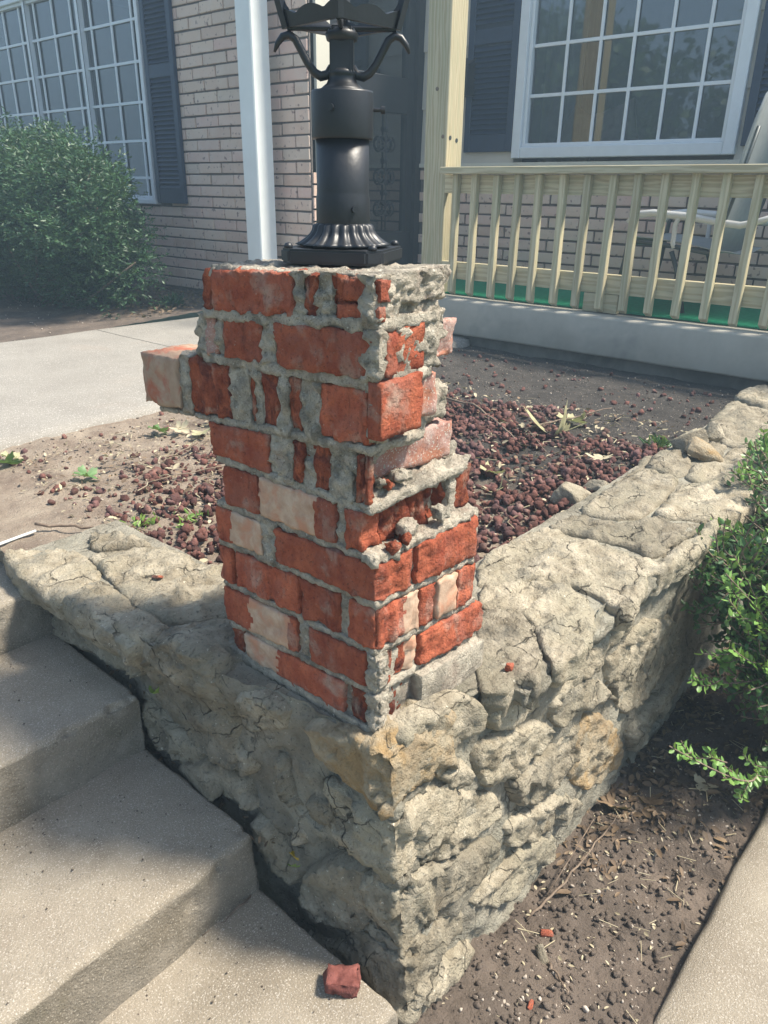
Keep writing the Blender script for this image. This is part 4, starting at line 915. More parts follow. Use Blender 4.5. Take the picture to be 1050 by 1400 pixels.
# ================================================================ porch
ps = MB(); n = 60
v = []; f = []; prof = [(2.96, -.035), (2.902, -.03), (2.898, -.02), (2.897, .148), (2.903, .158), (2.915, .161), (XR, .166)]
for i in range(n+1):
    y = -2.0+(YC+.02+2.0)*i/n
    for (x, z) in prof: q = (x, y, z); v.append((x+.004*fbm(q, 4)*(x < 3), y, z+.003*fbm(q, 3)*(x < 3)))
k = len(prof); f = [(i*k+j, i*k+j+1, (i+1)*k+j+1, (i+1)*k+j) for i in range(n) for j in range(k-1)]; f.append(tuple(n*k+j for j in range(k)))
po = link('porch_floor', pydata('porch_floor', v, f), 'porch_concrete', None, True); po['kind'] = 'structure'
box('porch_foundation', (2.955, XR, -2.0, YC+.01, -.4, -.032), 'foundation')['kind'] = 'structure'
v = []; f = []; nx, ny = 20, 120
for j in range(ny+1):
    for i in range(nx+1): x = 3.045+(XR-.02-3.045)*i/nx; y = -2.0+(4.5)*j/ny; v.append((x, y, .174+.0015*nz((x, y, 0), 30)))
f = [(j*(nx+1)+i, j*(nx+1)+i+1, (j+1)*(nx+1)+i+1, (j+1)*(nx+1)+i) for j in range(ny) for i in range(nx)]
o = len(v); 
tf = link('porch_carpet', pydata('porch_carpet', v, f), 'turf'); tag(tf, 'bright green outdoor carpet lying on the porch slab behind the railing', 'carpet')
sm_ = tf.modifiers.new('thickness', 'SOLIDIFY'); sm_.thickness = .008; sm_.offset = -1
rail = empty('porch_railing', (3.0, 1.0, .16), 'new greenish pine porch railing with square balusters on the slab edge', 'railing')
box('top_rail', (2.925, 3.065, -1.2, 2.118, .803, .838), 'wood_h', rail, .003)
box('upper_board', (3.001, 3.037, -1.2, 2.14, .708, .800), 'wood_h', rail, .002); box('lower_board', (3.001, 3.037, -1.2, 2.14, .258, .350), 'wood_h', rail, .002)
box('support_block', (2.998, 3.036, 1.045, 1.23, .166, .256), 'wood_h', rail, .002)
ys = [2.06, 1.937, 1.797, 1.67, 1.547, 1.411, 1.283, 1.151, 1.028, .899, .765, .633, .500, .372, .245, .118, -.01, -.14, -.27, -.40]
v, f = box_data(-.019, .019, -.017, .017, -.312, .318, bev=.003)
v = [(x, y, z + (.016*(1 if x < 0 else 0) if z < -.28 else 0)) for x, y, z in v]
bme = pydata('baluster', v, f); bme.materials.append(M_['wood'])
rr = random.Random(5)
for y in ys:
    o = D.objects.new('baluster', bme); COL.objects.link(o); o.parent = rail; o.matrix_parent_inverse = parent_matrix(rail).inverted(); o.location = (2.979, y-.019, .484+rr.uniform(-.004, .004)); o.rotation_euler = (rr.uniform(-.006, .006), 0, rr.uniform(-.03, .03))
v, f = box_data(2.998, 3.145, 2.135, 2.285, .162, 2.35, bev=.004)
ws = link('wooden_post', pydata('wooden_post', v, f), 'wood', None, False); tag(ws, 'square greenish pine porch post at the left end of the railing', 'post')
for (y, z) in ((2.16, .99), (2.21, 1.22)):
    MB().lathe([(.010, 0), (.010, .004), (.005, .006)], (0, 0), 12)
    kn = MB().tube([(2.9985, y, z), (2.996, y, z)], .010, 14); kn.build('knot', 'twig', ws, False)
for (x, z) in ((3.03, .985), (3.09, .975)): MB().tube([(x, 2.1355, z), (x, 2.133, z)], .011, 14).build('bolt', 'grey_metal', ws, False)
wp = MB(); wp.box(2.62, 2.755, 3.262, 3.398, -.045, 2.35, bev=.006); wp = wp.build('white_post', 'white'); tag(wp, 'square white painted porch post in front of the brick wing wall', 'post')
box('post_foot', (2.60, 2.775, 3.242, 3.418, -.05, .02), 'white', wp, .004)
# ---- patio chair on the porch, side on
ch = empty('patio_chair', (3.45, .8, .17), 'grey sling patio chair with pale tube arms behind the railing', 'chair')
for xs_ in (3.22, 3.70):
    MB().tube([(xs_, 1.17, .175), (xs_, 1.135, .40), (xs_, 1.12, .58), (xs_, 1.10, .615)], [.013, .013, .012, .012], 8).build('front_leg', 'grey_metal', ch, True)
    MB().tube([(xs_, .80, .175), (xs_, .84, .33), (xs_, .90, .46)], .012, 8).build('rear_leg', 'grey_metal', ch, True)
    a = MB().tube([(xs_, 1.14, .585), (xs_, 1.11, .622), (xs_, 1.02, .632), (xs_, .86, .622), (xs_, .70, .60), (xs_, .60, .590), (xs_, .52, .61), (xs_, .44, .64)], [.016, .018, .018, .018, .016, .016, .015, .013], 10); a.build('arm', 'alu', ch, True)
    MB().tube([(xs_-.002, .885, .625), (xs_-.002, .90, .585), (xs_-.002, .90, .50), (xs_-.002, .89, .475)], .012, 8).build('arm_loop', 'alu', ch, True)
    MB().tube([(xs_, 1.12, .50), (xs_, .95, .49), (xs_, .70, .46), (xs_, .70, .49), (xs_, .655, .70), (xs_, .60, 1.00)], .011, 8).build('side_rail', 'grey_metal', ch, True)
def sheet(name, pts, x0, x1, mat, parent, n=16, sag=.02):
    v = []; f = []
    for j, (y, z) in enumerate(pts):
        for i in range(n+1): t = i/n; s_ = -sag*math.sin(math.pi*t); v.append((x0+(x1-x0)*t, y, z+s_))
    f = [(j*(n+1)+i, j*(n+1)+i+1, (j+1)*(n+1)+i+1, (j+1)*(n+1)+i) for j in range(len(pts)-1) for i in range(n)]
    o = wlink(name, pydata(name, v, f), mat, parent, True); md = o.modifiers.new('t', 'SOLIDIFY'); md.thickness = .004; return o
sheet('seat_sling', [(1.14, .49), (1.12, .52), (1.0, .515), (.85, .50), (.70, .475), (.62, .47)], 3.22, 3.70, 'sling', ch)
v = []; f = []; bp = [(.70, .46), (.675, .60), (.655, .74), (.63, .88), (.605, 1.02), (.585, 1.12), (.57, 1.18)]; n = 16
for j, (y, z) in enumerate(bp):
    for i in range(n+1):
        t = i/n; e = .34*(1-.18*(j/6)**3)
        xx = 3.46+(t-.5)*2*(.24+.05*math.sin(math.pi*min(j/6, 1)))*(1 if j < 6 else .72); v.append((xx, y-.02*math.sin(math.pi*t), z))
f = [(j*(n+1)+i, j*(n+1)+i+1, (j+1)*(n+1)+i+1, (j+1)*(n+1)+i) for j in range(len(bp)-1) for i in range(n)]
o = wlink('back_sling', pydata('back_sling', v, f), 'sling', ch, True); md = o.modifiers.new('t', 'SOLIDIFY'); md.thickness = .006

# ================================================================ vegetation
def rand_rot(rng, n):
    a = rng.normal(size=(n, 3)); a /= np.linalg.norm(a, axis=1, keepdims=True); b = rng.normal(size=(n, 3)); b -= (a*b).sum(1, keepdims=True)*a; b /= np.linalg.norm(b, axis=1, keepdims=True); return a, b, np.cross(a, b)
LEAF = np.array([(0, 0, 0), (.30, .42, .06), (.70, .38, .05), (1, 0, -.06), (.70, -.38, .05), (.30, -.42, .06), (.5, 0, -.03)])
LEAFF = [(0, 6, 1), (1, 6, 2), (2, 6, 3), (3, 6, 4), (4, 6, 5), (5, 6, 0)]
QL = np.array([(0, 0, 0), (.5, .5, 0), (1, 0, 0), (.5, -.5, 0)]); QF = [(0, 1, 2, 3)]
def leaves(name, C, A, Bv, Cn, L, Wd, mat, parent=None, shape='leaf'):
    base, fc = (LEAF, LEAFF) if shape == 'leaf' else (QL, QF)
    n = len(C); L = np.broadcast_to(L, (n,))[:, None, None]; Wd = np.broadcast_to(Wd, (n,))[:, None, None]
    v = C[:, None]+A[:, None]*base[None, :, 0:1]*L+Bv[:, None]*base[None, :, 1:2]*Wd+Cn[:, None]*base[None, :, 2:3]*L
    v = v.reshape(-1, 3); k = len(base); fa = np.array(fc); fa = (fa[None]+(np.arange(n)*k)[:, None, None]).reshape(-1, fa.shape[1])
    me = D.meshes.new(name); me.vertices.add(len(v)); me.vertices.foreach_set('co', v.astype(np.float32).ravel())
    me.loops.add(fa.size); me.loops.foreach_set('vertex_index', fa.ravel().astype(np.int32))
    me.polygons.add(len(fa)); me.polygons.foreach_set('loop_start', np.arange(len(fa), dtype=np.int32)*fa.shape[1]); me.update(calc_edges=True); me.validate()
    o = wlink(name, me, mat, parent, False); return o
def crossn(a, b): c = np.cross(a, b); return c/(np.linalg.norm(c, axis=1, keepdims=True)+1e-9)
# yew shrub by the window
rng = np.random.default_rng(4)
yew = empty('evergreen_shrub', (1.95, 4.9, -.05), 'large dark bushy evergreen shrub in front of the big gridded window', 'shrub')
def lobes(c, R, n, seed):
    rg = np.random.default_rng(seed); d = rg.normal(size=(n, 3)); d /= np.linalg.norm(d, axis=1, keepdims=True); return c+d*R*rg.uniform(.55, .95, (n, 1)), rg.uniform(.14, .26, n)
Cc, Rr = lobes(np.array([1.95, 4.75, .46]), np.array([.52, 1.18, .58]), 190, 3)
Cc = Cc[:, :]; Cc[:, 2] = np.clip(Cc[:, 2], .10, 1.02)
tips = []; dirs = []
for c0, r0_ in zip(Cc, Rr):
    n = 95; d = rng.normal(size=(n, 3)); d[:, 2] += .35; d /= np.linalg.norm(d, axis=1, keepdims=True); rr_ = r0_*rng.uniform(.45, 1.12, (n, 1)); tips.append(c0+d*rr_); dirs.append(d)
T = np.vstack(tips); Dr = np.vstack(dirs)
PC = []; PA = []; PB = []
for s_ in range(7):        # needles along each sprig
    t = s_/7; side = (-1 if s_ % 2 else 1)
    b = crossn(Dr, rng.normal(size=Dr.shape)*.35+np.array([0, 0, 1.0])); a = Dr*.55+b*side*.8+rng.normal(size=Dr.shape)*.22; a /= np.linalg.norm(a, axis=1, keepdims=True)
    PC.append(T-Dr*(.055*(1-t))); PA.append(a); PB.append(crossn(a, rng.normal(size=a.shape)))
PC = np.vstack(PC); PA = np.vstack(PA); PB = np.vstack(PB)
leaves('foliage', PC, PA, PB, crossn(PA, PB), rng.uniform(.022, .04, len(PC)), rng.uniform(.007, .012, len(PC)), 'yew', yew, 'quad')
tr = MB()
for i in range(26):
    j = rng.integers(len(Cc)); p0 = Vector((1.95+rng.normal()*.08, 4.95+rng.normal()*.25, -.08)); p1 = Vector(Cc[j]); mid = p0.lerp(p1, .5)+Vector((0, 0, -.05)); tr.tube([p0, mid, p1], [.014, .009, .004], 6)
tr.build('stems', 'bark', yew, True)
# boxwood at the right, over the planting strip
bx = empty('boxwood_shrub', (1.12, -.34, -.58), 'loose small leaved green shrub leaning over the stone wall at the right edge', 'shrub')
def shoot(p0, p1, n, L, jit, droop, mat, seedk, C_, A_, B_, rad_=.0018, tb=None):
    rg = np.random.default_rng(seedk); p0 = np.array(p0); p1 = np.array(p1); d = p1-p0; ln = np.linalg.norm(d); pts = []
    o1 = rg.normal(size=3)*.10*ln
    for i in range(9): t = i/8; pts.append(p0+d*t+o1*math.sin(math.pi*t)+np.array([0, 0, -droop*(t*(1-t))*4*0.5]))
    if tb is not None: tb.tube([tuple(q) for q in pts], [rad_*1.5]*4+[rad_]*5, 5, False)
    pts = np.array(pts)
    for i in range(n):
        t = (i+.5)/n; k = min(int(t*8), 7); p = pts[k]+(pts[k+1]-pts[k])*(t*8-k); tg = pts[k+1]-pts[k]; tg /= np.linalg.norm(tg)
        ref = np.cross(tg, [0, 0, 1.0]); ref /= np.linalg.norm(ref)+1e-9; up = np.cross(ref, tg)
        for sgn in (-1, 1):
            a = tg*.62+(ref*sgn*(1 if i % 2 else .35)+up*sgn*(.35 if i % 2 else .8)+up*.25)*.75+rg.normal(size=3)*.18; a /= np.linalg.norm(a)
            b = np.cross(a, up+rg.normal(size=3)*.35); b /= np.linalg.norm(b)+1e-9
            C_.append(p); A_.append(a); B_.append(b)
def flush(name, C_, A_, B_, L, mat, parent):
    C_ = np.array(C_); A_ = np.array(A_); B_ = np.array(B_); n = len(C_); rg = np.random.default_rng(n)
    ll = L*rg.uniform(.7, 1.2, n); leaves(name, C_, A_, B_, crossn(A_, B_), ll, ll*rg.uniform(.5, .62, n), mat, parent)
c1, a1, b1_ = [], [], []; tb = MB()
root = np.array([1.18, -.36, -.58]); rg = np.random.default_rng(12)
ctr = [((1.25, -.30, -.10), .20), ((1.42, -.22, -.02), .16), ((1.12, -.27, -.20), .17), ((1.30, -.40, -.20), .22), ((1.10, -.40, -.36), .17), ((1.62, -.16, .02), .13), ((1.05, -.20, -.10), .11), ((1.35, -.42, -.42), .22), ((1.02, -.33, -.28), .12), ((1.5, -.4, -.1), .25)]
for ci, (cc, r_) in enumerate(ctr):
    cc = np.array(cc)
    for k in range(int(120*(r_/.2)**2)+20):
        d = rg.normal(size=3); d /= np.linalg.norm(d); q0 = cc+d*r_*rg.uniform(.1, .5); q1 = cc+d*r_*rg.uniform(.85, 1.25)+np.array([0, 0, .02])
        if q1[2] < -.50: continue
        shoot(q0, q1, 7, .013, .1, .01, 'box', int(ci*1000+k), c1, a1, b1_, tb=tb)
    tb.tube([tuple(root+rg.normal(size=3)*.02), tuple((root+cc)/2+np.array([0, 0, -.03])), tuple(cc)], [.007, .005, .003], 6)
flush('foliage', c1, a1, b1_, .021, 'box', bx)
c2, a2, b2_ = [], [], []
for i, (p, q) in enumerate([((.86, -.36, -.44), (.698, -.214, -.35)), ((.96, -.40, -.50), (.79, -.31, -.44)), ((1.05, -.42, -.46), (.86, -.36, -.45)), ((1.0, -.30, -.30), (.835, -.195, -.255)), ((1.0, -.34, -.28), (.912, -.20, -.03)), ((.99, -.30, -.20), (.95, -.20, -.0)),
                            ((1.02, -.33, -.2), (.90, -.23, -.12)), ((1.05, -.33, -.15), (.955, -.285, -.08)), ((1.5, -.15, .0), (1.55, -.07, .10)), ((1.4, -.2, .0), (1.40, -.06, .05)), ((1.2, -.22, -.1), (1.10, -.10, .0)), ((1.05, -.35, -.3), (.92, -.32, -.22)), ((1.1, -.3, -.05), (1.02, -.26, .06)), ((1.0, -.28, -.25), (.88, -.25, -.18))]):
    shoot(p, q, 15, .016, .1, .03, 'boxnew', 5000+i, c2, a2, b2_, tb=tb, rad_=.0016)
    for k in range(3):
        t = .35+.2*k; m0 = np.array(p)*(1-t)+np.array(q)*t; dd = np.random.default_rng(i*9+k).normal(size=3)*.03+(np.array(q)-np.array(p))*.22; shoot(m0, m0+dd, 7, .014, .1, .01, 'boxnew', 6000+i*7+k, c2, a2, b2_, tb=tb, rad_=.0012)
flush('new_shoots', c2, a2, b2_, .020, 'boxnew', bx); tb.build('twigs', 'twig', bx, True)
# street trees behind the viewer, seen only in the glass and as soft shade
def tree(x, y, h, r, label, seed):
    rg = np.random.default_rng(seed); t_ = empty('tree', (x, y, -.68), label, 'tree', 'trees across the street')
    MB().tube([(x, y, -.7), (x+.1, y, h*.3), (x, y+.1, h*.62)], [.22, .17, .09], 10).build('trunk', 'bark', t_, True)
    lim = MB()
    for k in range(7): a = rg.uniform(0, 6.28); lim.tube([(x+.05, y, h*rg.uniform(.28, .45)), (x+math.cos(a)*r*.4, y+math.sin(a)*r*.4, h*.6), (x+math.cos(a)*r*.75, y+math.sin(a)*r*.75, h*.78)], [.07, .045, .015], 6)
    lim.build('limbs', 'bark', t_, True)
    n = 64; d = rg.normal(size=(n, 3)); d /= np.linalg.norm(d, axis=1, keepdims=True); cc = np.array([x, y, h*.55])+d*np.array([r*1.15, r*1.15, h*.42])*rg.uniform(.4, .95, (n, 1))
    P = (cc[:, None]+rg.normal(size=(n, 110, 3))*r*.13).reshape(-1, 3); A, B, C = rand_rot(rg, len(P)); leaves('crown', P, A, B, C, .34, .26, 'treeleaf', t_, 'quad')
tree(-24, 8, 7.5, 4.0, 'leafy street tree across the street, nearest the far left', 1); tree(-26, -5, 8.5, 4.6, 'broad leafy street tree across the street, right of the middle', 2); tree(-30, 22, 9.5, 5.0, 'tall leafy street tree across the street, farthest left', 3)
tree(-22, 15, 6.5, 3.8, 'small round leafy tree across the street on the left', 6)

# ================================================================ lava rock, pebbles, leaves, twigs
ico = []
for k in range(6):
    bm = bmesh.new(); bmesh.ops.create_icosphere(bm, subdivisions=2, radius=1)
    for q in bm.verts: q.co *= 1+.50*fbm(q.co, 1.1, k*5, 3)+.30*nz(q.co, 2.9, k)
    bm.verts.index_update(); ico.append((np.array([q.co[:] for q in bm.verts]), np.array([[q.index for q in p.verts] for p in bm.faces]))); bm.free()
def scatter_rocks(name, P, Rs, mat, seed, flat=.75, label=None):
    rg = np.random.default_rng(seed); V = []; Fs = []; o = 0
    for p, r in zip(P, Rs):
        v, f = ico[rg.integers(6)]; A, B, C = rand_rot(rg, 1); Mx = np.stack([A[0], B[0], C[0]]); w = (v*np.array([1, rg.uniform(.65, 1), rg.uniform(.55, .9)])*r)@Mx; V.append(w+p); Fs.append(f+o); o += len(v)
    V = np.vstack(V); Fs = np.vstack(Fs); me = D.meshes.new(name); me.vertices.add(len(V)); me.vertices.foreach_set('co', V.astype(np.float32).ravel())
    me.loops.add(Fs.size); me.loops.foreach_set('vertex_index', Fs.ravel().astype(np.int32)); me.polygons.add(len(Fs)); me.polygons.foreach_set('loop_start', np.arange(len(Fs), dtype=np.int32)*3); me.update(calc_edges=True)
    o = link(name, me, mat, None, False); return tag(o, label, name.replace('_', ' '), kind='stuff')
rg = np.random.default_rng(21); P = []; Rs = []
def dens(x, y):
    d1 = sm((1.95+.35*nz((x, y, 0), 2.2, 5)-x)/.25)*sm((1.28-y+.2*nz((x, y, 0), 3))/.2)*sm((x-.12)/.1)       # thick bed behind the pillar
    d2 = .28*sm((1.62-y)/.3)*sm((x-.16)/.1)*sm((1.5-x)/.4)*sm((nz((x, y, 2), 4.5)+.5)/.5)+.6*sm((1.12-y)/.15)*sm((.60-x)/.2)*sm((x-.10)/.12)*sm((nz((x, y, 2), 6)+.25)/.3)
    far = .10*sm((2.8-x)/.3)
    return max((d1*sm((x-.42+.25*(y-.3))/.2)+.15*d1)*(.25+.75*sm((fbm((x, y, 4), 5, 2, 3)+.35)/.5)), d2, far*.22)
def cap_ok(x, y): return (x > .19 and y > .205) if y < .24 or x > .19 else x > .17
while len(P) < 6200:
    x = rg.uniform(.15, 2.85); y = rg.uniform(.20, 1.86)
    if not cap_ok(x, y) or rg.random() > dens(x, y): continue
    r = rg.choice([rg.uniform(.003, .008), rg.uniform(.007, .0135)])*(1.15 if rg.random() < .12 else 1); d = dens(x, y)
    P.append((x, y, zbed(x, y)+r*.45+(rg.uniform(0, .022) if d > .6 else 0))); Rs.append(r)
scatter_rocks('lava_rock', np.array(P), np.array(Rs), 'lava', 1, label='dark red lava rock mulch spread in the bed behind the pillar')
# pebbles
P = []; Rs = []
for i in range(230):
    x = rg.uniform(.05, 1.4); y = rg.uniform(-.37, -.12); 
    if rg.random() > 1.15-.7*x: continue
    r = rg.uniform(.0015, .0048)*(1.5 if rg.random() < .1 else 1); P.append((x, y, zdirt(x, y)+r*.3)); Rs.append(r)
for i in range(520): x = rg.uniform(.2, 2.9); y = rg.uniform(.25, 1.86); r = rg.uniform(.0015, .0042); P.append((x, y, zbed(x, y)+r*.3+(.012 if dens(x, y) > .6 else 0))); Rs.append(r)
for i in range(300): x = rg.uniform(.6, 2.8); y = rg.uniform(3.62, 5.5); r = rg.uniform(.002, .006); P.append((x, y, -.065+.05*sm((x-1.2)/1.4)+r*.6)); Rs.append(r)
scatter_rocks('pebbles', np.array(P), np.array(Rs), 'pebble', 2, label='small pale pebbles scattered on the bare soil')
# grit on the steps, gathered toward risers and wall
P = []; Rs = []
for i in range(420):
    x = -.07-abs(rg.normal())*.35; k = rg.integers(4); y0_, y1_, zt_ = ((-.09, .21, -.427), (.24, .53, -.299), (.57, .85, -.171), (.88, 1.3, -.059))[k]
    y = y1_-abs(rg.normal())*.07 if rg.random() < .5 else rg.uniform(y0_, y1_)
    if y < y0_: continue
    r = rg.uniform(.0006, .0017); P.append((x, y, zt_+.002)); Rs.append(r)
scatter_rocks('grit', np.array(P), np.array(Rs), 'soil', 6, label='dark grit lying on the concrete treads')
# dark clods and crumbs in the strip
P = []; Rs = []
for i in range(2000): x = rg.uniform(-.05, 1.3); y = rg.uniform(-.38, -.08); r = rg.choice([rg.uniform(.001, .003), rg.uniform(.002, .0075)]); P.append((x, y, zdirt(x, y)+r*.2)); Rs.append(r)
for i in range(1800): x = rg.uniform(.2, 2.9); y = rg.uniform(.25, 1.86); r = rg.uniform(.0015, .005); P.append((x, y, zbed(x, y)+r*.2)); Rs.append(r)
scatter_rocks('soil_crumbs', np.array(P), np.array(Rs), 'soil', 3, label='crumbs of soil on the beds')
# leaf litter
def litter(name, n, xr, yr, zf, L, mats, seed, label, acc=None):
    rg = np.random.default_rng(seed); C = []
    while len(C) < n:
        x = rg.uniform(*xr); y = rg.uniform(*yr)
        if acc and rg.random() > acc(x, y): continue
        C.append((x, y, zf(x, y)+.002+rg.uniform(0, .008)))
    C = np.array(C); A = rg.normal(size=(n, 3)); A[:, 2] *= .25; A /= np.linalg.norm(A, axis=1, keepdims=True); up = rg.normal(size=(n, 3))*.35+np.array([0, 0, 1.0]); B = crossn(up, A); Cn = crossn(A, B)
    ll = rg.uniform(*L, n); o = leaves(name, C, A, B, Cn, ll, ll*rg.uniform(.3, .6, n), mats); tag(o, label, 'leaf litter', kind='stuff')
litter('leaf_litter', 1000, (.2, 1.9), (-.38, -.07), zdirt, (.008, .034), 'dleaf', 1, 'dry brown leaf bits on the dark soil at the wall foot', lambda x, y: sm((x-.3)/.5)*(.25+.75*sm((y+.24)/.12)))
litter('leaf_litter', 130, (.05, 1.0), (-.38, -.09), zdirt, (.005, .014), 'tanleaf', 2, 'tiny tan leaf crumbs on the soil near the wall corner')
litter('leaf_litter', 500, (.3, 2.0), (.23, 1.5), lambda x, y: zbed(x, y)+.016, (.008, .03), 'dleaf', 31, 'brown leaf scraps mixed into the lava rock')
litter('leaf_litter', 620, (.2, 2.0), (.23, 1.6), lambda x, y: zbed(x, y)+.012, (.008, .028), 'tanleaf', 3, 'pale dry leaf bits lying on the lava rock bed')
litter('leaf_litter', 900, (1.2, 2.8), (3.65, 4.9), lambda x, y: -.06+.05*sm((x-1.2)/1.4)+.02*sm((x-2.0)/.6), (.02, .05), 'dleaf', 4, 'drift of brown leaves against the house wall under the shutter', lambda x, y: sm((x-1.75)/.5))
litter('leaf_litter', 70, (-.055, -.015), (.2, .86), lambda x, y: (-.19 if y > .55 else -.33)-.0, (.008, .022), 'dleaf', 5, 'leaf scraps caught in the gap between steps and wall')
litter('leaf_litter', 520, (.15, 1.1), (.95, 1.75), lambda x, y: zbed(x, y)+.004, (.005, .022), 'dleaf', 41, 'brown leaf crumbs on the sandy soil left of the pillar')
litter('leaf_litter', 420, (.15, 1.1), (.95, 1.75), lambda x, y: zbed(x, y)+.004, (.004, .018), 'tanleaf', 42, 'pale straw and leaf crumbs on the sandy soil left of the pillar')
# lobed single leaves
def lobed(loc, size, rz, mat, label, curl=.25, tilt=(0, 0), lob=5, zoff=.004):
    bm = bmesh.new(); n = 60; c0 = bm.verts.new((0, 0, 0)); ring = []
    def rad_f(a): return (.42+.58*abs(math.cos(lob*a/2))**.8)*(1-.12*abs(math.sin(a*9)))*(1 if abs(a) < 2.6 else .8)
    rings = []
    for q in (.45, .75, 1.0):
        rg_ = []
        for i in range(n):
            a = -math.pi+2*math.pi*i/n; r_ = rad_f(a)*q; x, y = r_*math.cos(a), r_*math.sin(a)*.9
            z = curl*(x*x+y*y)*(.6+.6*math.sin(2*a+rz))+.09*nz((x, y, 0), 3, rz)
            rg_.append(bm.verts.new((x, y, z)))
        rings.append(rg_)
    for i in range(n):
        bm.faces.new((c0, rings[0][i], rings[0][(i+1) % n]))
        for a_, b_ in ((0, 1), (1, 2)): bm.faces.new((rings[a_][i], rings[b_][i], rings[b_][(i+1) % n], rings[a_][(i+1) % n]))
    bm.verts.index_update(); me = D.meshes.new('leaf'); bm.to_mesh(me); bm.free()
    o = link('fallen_leaf', me, mat); o.location = (loc[0], loc[1], loc[2]+zoff); o.scale = (size,)*3; o.rotation_euler = (tilt[0], tilt[1], rz); tag(o, label, 'leaf')
    st_ = MB().tube([(-.1, 0, .0), (-.6, .05, .04), (-1.2, .12, .10)], .022, 5); so_ = st_.build('leaf_stalk', mat); so_.parent = o; return o
def onb(x, y): return (x, y, zbed(x, y)+.014)
lobed(onb(.33, 1.40), .045, .4, 'maple', 'dark green curled leaf lying alone on the sandy soil left of the pillar', .5, (.3, .2))
lobed(onb(.22, 1.66), .05, 2.2, 'maple', 'green folded leaf at the far left on the sandy bed', .7, (.5, .1)); lobed(onb(.25, 1.70), .045, .6, 'yleaf', 'pale yellow green leaf beside the folded green one at far left', .5, (.2, .4))
lobed(onb(.72, 1.62), .045, 1.2, 'maple', 'bright green leaf in the heap by the walk, left one', .5, (.4, .3)); lobed(onb(.92, 1.56), .06, .2, 'maple', 'large green leaf in the heap by the walk, under the projecting brick', .4, (.2, .3))
lobed(onb(.80, 1.47), .05, 3.2, 'yleaf', 'pale wilted leaf in front of the green leaf heap', .5, (.3, .2)); lobed(onb(.88, 1.44), .055, 4.4, 'yleaf', 'cream wilted leaf at the right of the green leaf heap', .6, (.2, .4)); lobed(onb(.78, 1.58), .04, 5.0, 'tanleaf', 'tan leaf in the middle of the green leaf heap', .6, (.4, .2))
lobed(onb(1.62, .59), .085, 2.3, 'yleaf', 'big crumpled pale leaf curled up on the lava rock', 1.5, (.5, .3), 3); lobed(onb(1.78, .62), .07, .5, 'yleaf', 'pale leaf lying flat behind the crumpled one on the lava rock', .5, (.1, .3))
lobed(onb(1.15, .55), .045, 1.0, 'yleaf', 'small pale leaf on the red lava rock right of the pillar', .5, (.3, .1)); lobed(onb(1.5, .37), .05, 2.0, 'tanleaf', 'orange tan leaf by the wall edge beyond the lava rock', .3, (.1, .1)); lobed(onb(1.02, .45), .04, 3.0, 'yleaf', 'curled pale leaf low on the lava rock near the pillar', .9, (.6, .1))
lobed((.72, -.115, zdirt(.72, -.115)+.006), .055, .7, 'dleaf', 'brown lobed oak leaf leaning against the wall foot', .4, (.3, .5), 7); lobed((.80, -.16, zdirt(.8, -.16)), .06, 2.0, 'dleaf', 'large brown oak leaf on the dark soil under the shrub', .4, (.1, .2), 7); lobed((.93, -.25, zdirt(.93, -.25)), .035, 1.0, 'tanleaf', 'tan leaf on the dark soil near the sidewalk edge', .3, (.1, .1), 3)
lobed((-.030, .155, -.335), .014, 1.0, plain('yellow_leaf', (.55, .38, .03), .5), 'small yellow leaf stuck in the gap between steps and wall', .4, (.9, .6), 3); lobed((-.034, .150, -.352), .013, 2.0, 'weed', 'tiny green leaf under the yellow one in the gap', .4, (.9, .4), 3); lobed((-.045, .50, -.160), .020, 2.0, 'weed', 'curled green leaf in the gap beside the upper step', .8, (.5, .4), 3)
# twigs
def twig(pts, r, label, br=()):
    rgt = random.Random(len(label)); P2 = []
    for a, b in zip(pts, pts[1:]):
        for k in range(5): t = k/5; P2.append(tuple(a[i]*(1-t)+b[i]*t+rgt.uniform(-1, 1)*.0035 for i in range(3)))
    P2.append(pts[-1]); m_ = MB(); m_.tube(P2, [r*(1-.6*i/len(P2)) for i in range(len(P2))], 6)
    for b in br: m_.tube([b[0], tuple((b[0][i]+b[1][i])/2+rgt.uniform(-1, 1)*.004 for i in range(3)), b[1]], [r*.6, r*.45, r*.25], 5)
    o = m_.build('twig', 'twig', None, True); tag(o, label, 'twig')
g = lambda x, y, h=.03: (x, y, zbed(x, y)+h)
twig([g(1.75, 1.25, .02), g(1.68, .98, .035), g(1.50, .72, .03), g(1.46, .66, .02)], .0055, 'long dark twig lying across the lava rock behind the pillar')
twig([g(1.55, .68), g(1.72, .60, .05), g(1.88, .52, .07)], .004, 'forked twig rising beside the crumpled pale leaf', [(g(1.55, .66, .03), g(1.35, .46, .02))])
twig([g(.06, 1.16, .015), g(.12, 1.08, .02), g(.18, .98, .02), g(.22, .93, .015)], .004, 'dark root like twig at the bed edge above the left wall stones'); twig([g(.42, 1.22, .015), g(.62, 1.16, .02), g(.78, 1.05, .02)], .0022, 'pale thin stem lying on the sandy soil left of the pillar')
twig([g(.70, 1.38), g(.60, 1.36, .015), g(.54, 1.33, .02)], .0035, 'short pale forked stick on the rock left of the pillar'); twig([g(.16, 1.36, .01), g(.28, 1.45, .01)], .0016, 'fine dark stem at far left on the sandy soil')
d = lambda x, y, h=.006: (x, y, zdirt(x, y)+h)
twig([d(.33, -.12), d(.42, -.13, .02), d(.55, -.14, .03), d(.68, -.14, .02)], .0030, 'forked grey twig leaning at the foot of the sunlit wall', [(d(.40, -.12, .02), d(.62, -.11, .035))]); twig([d(.26, -.20), d(.235, -.235, .004), d(.215, -.26)], .003, 'short dark stick on the soil near the wall corner')
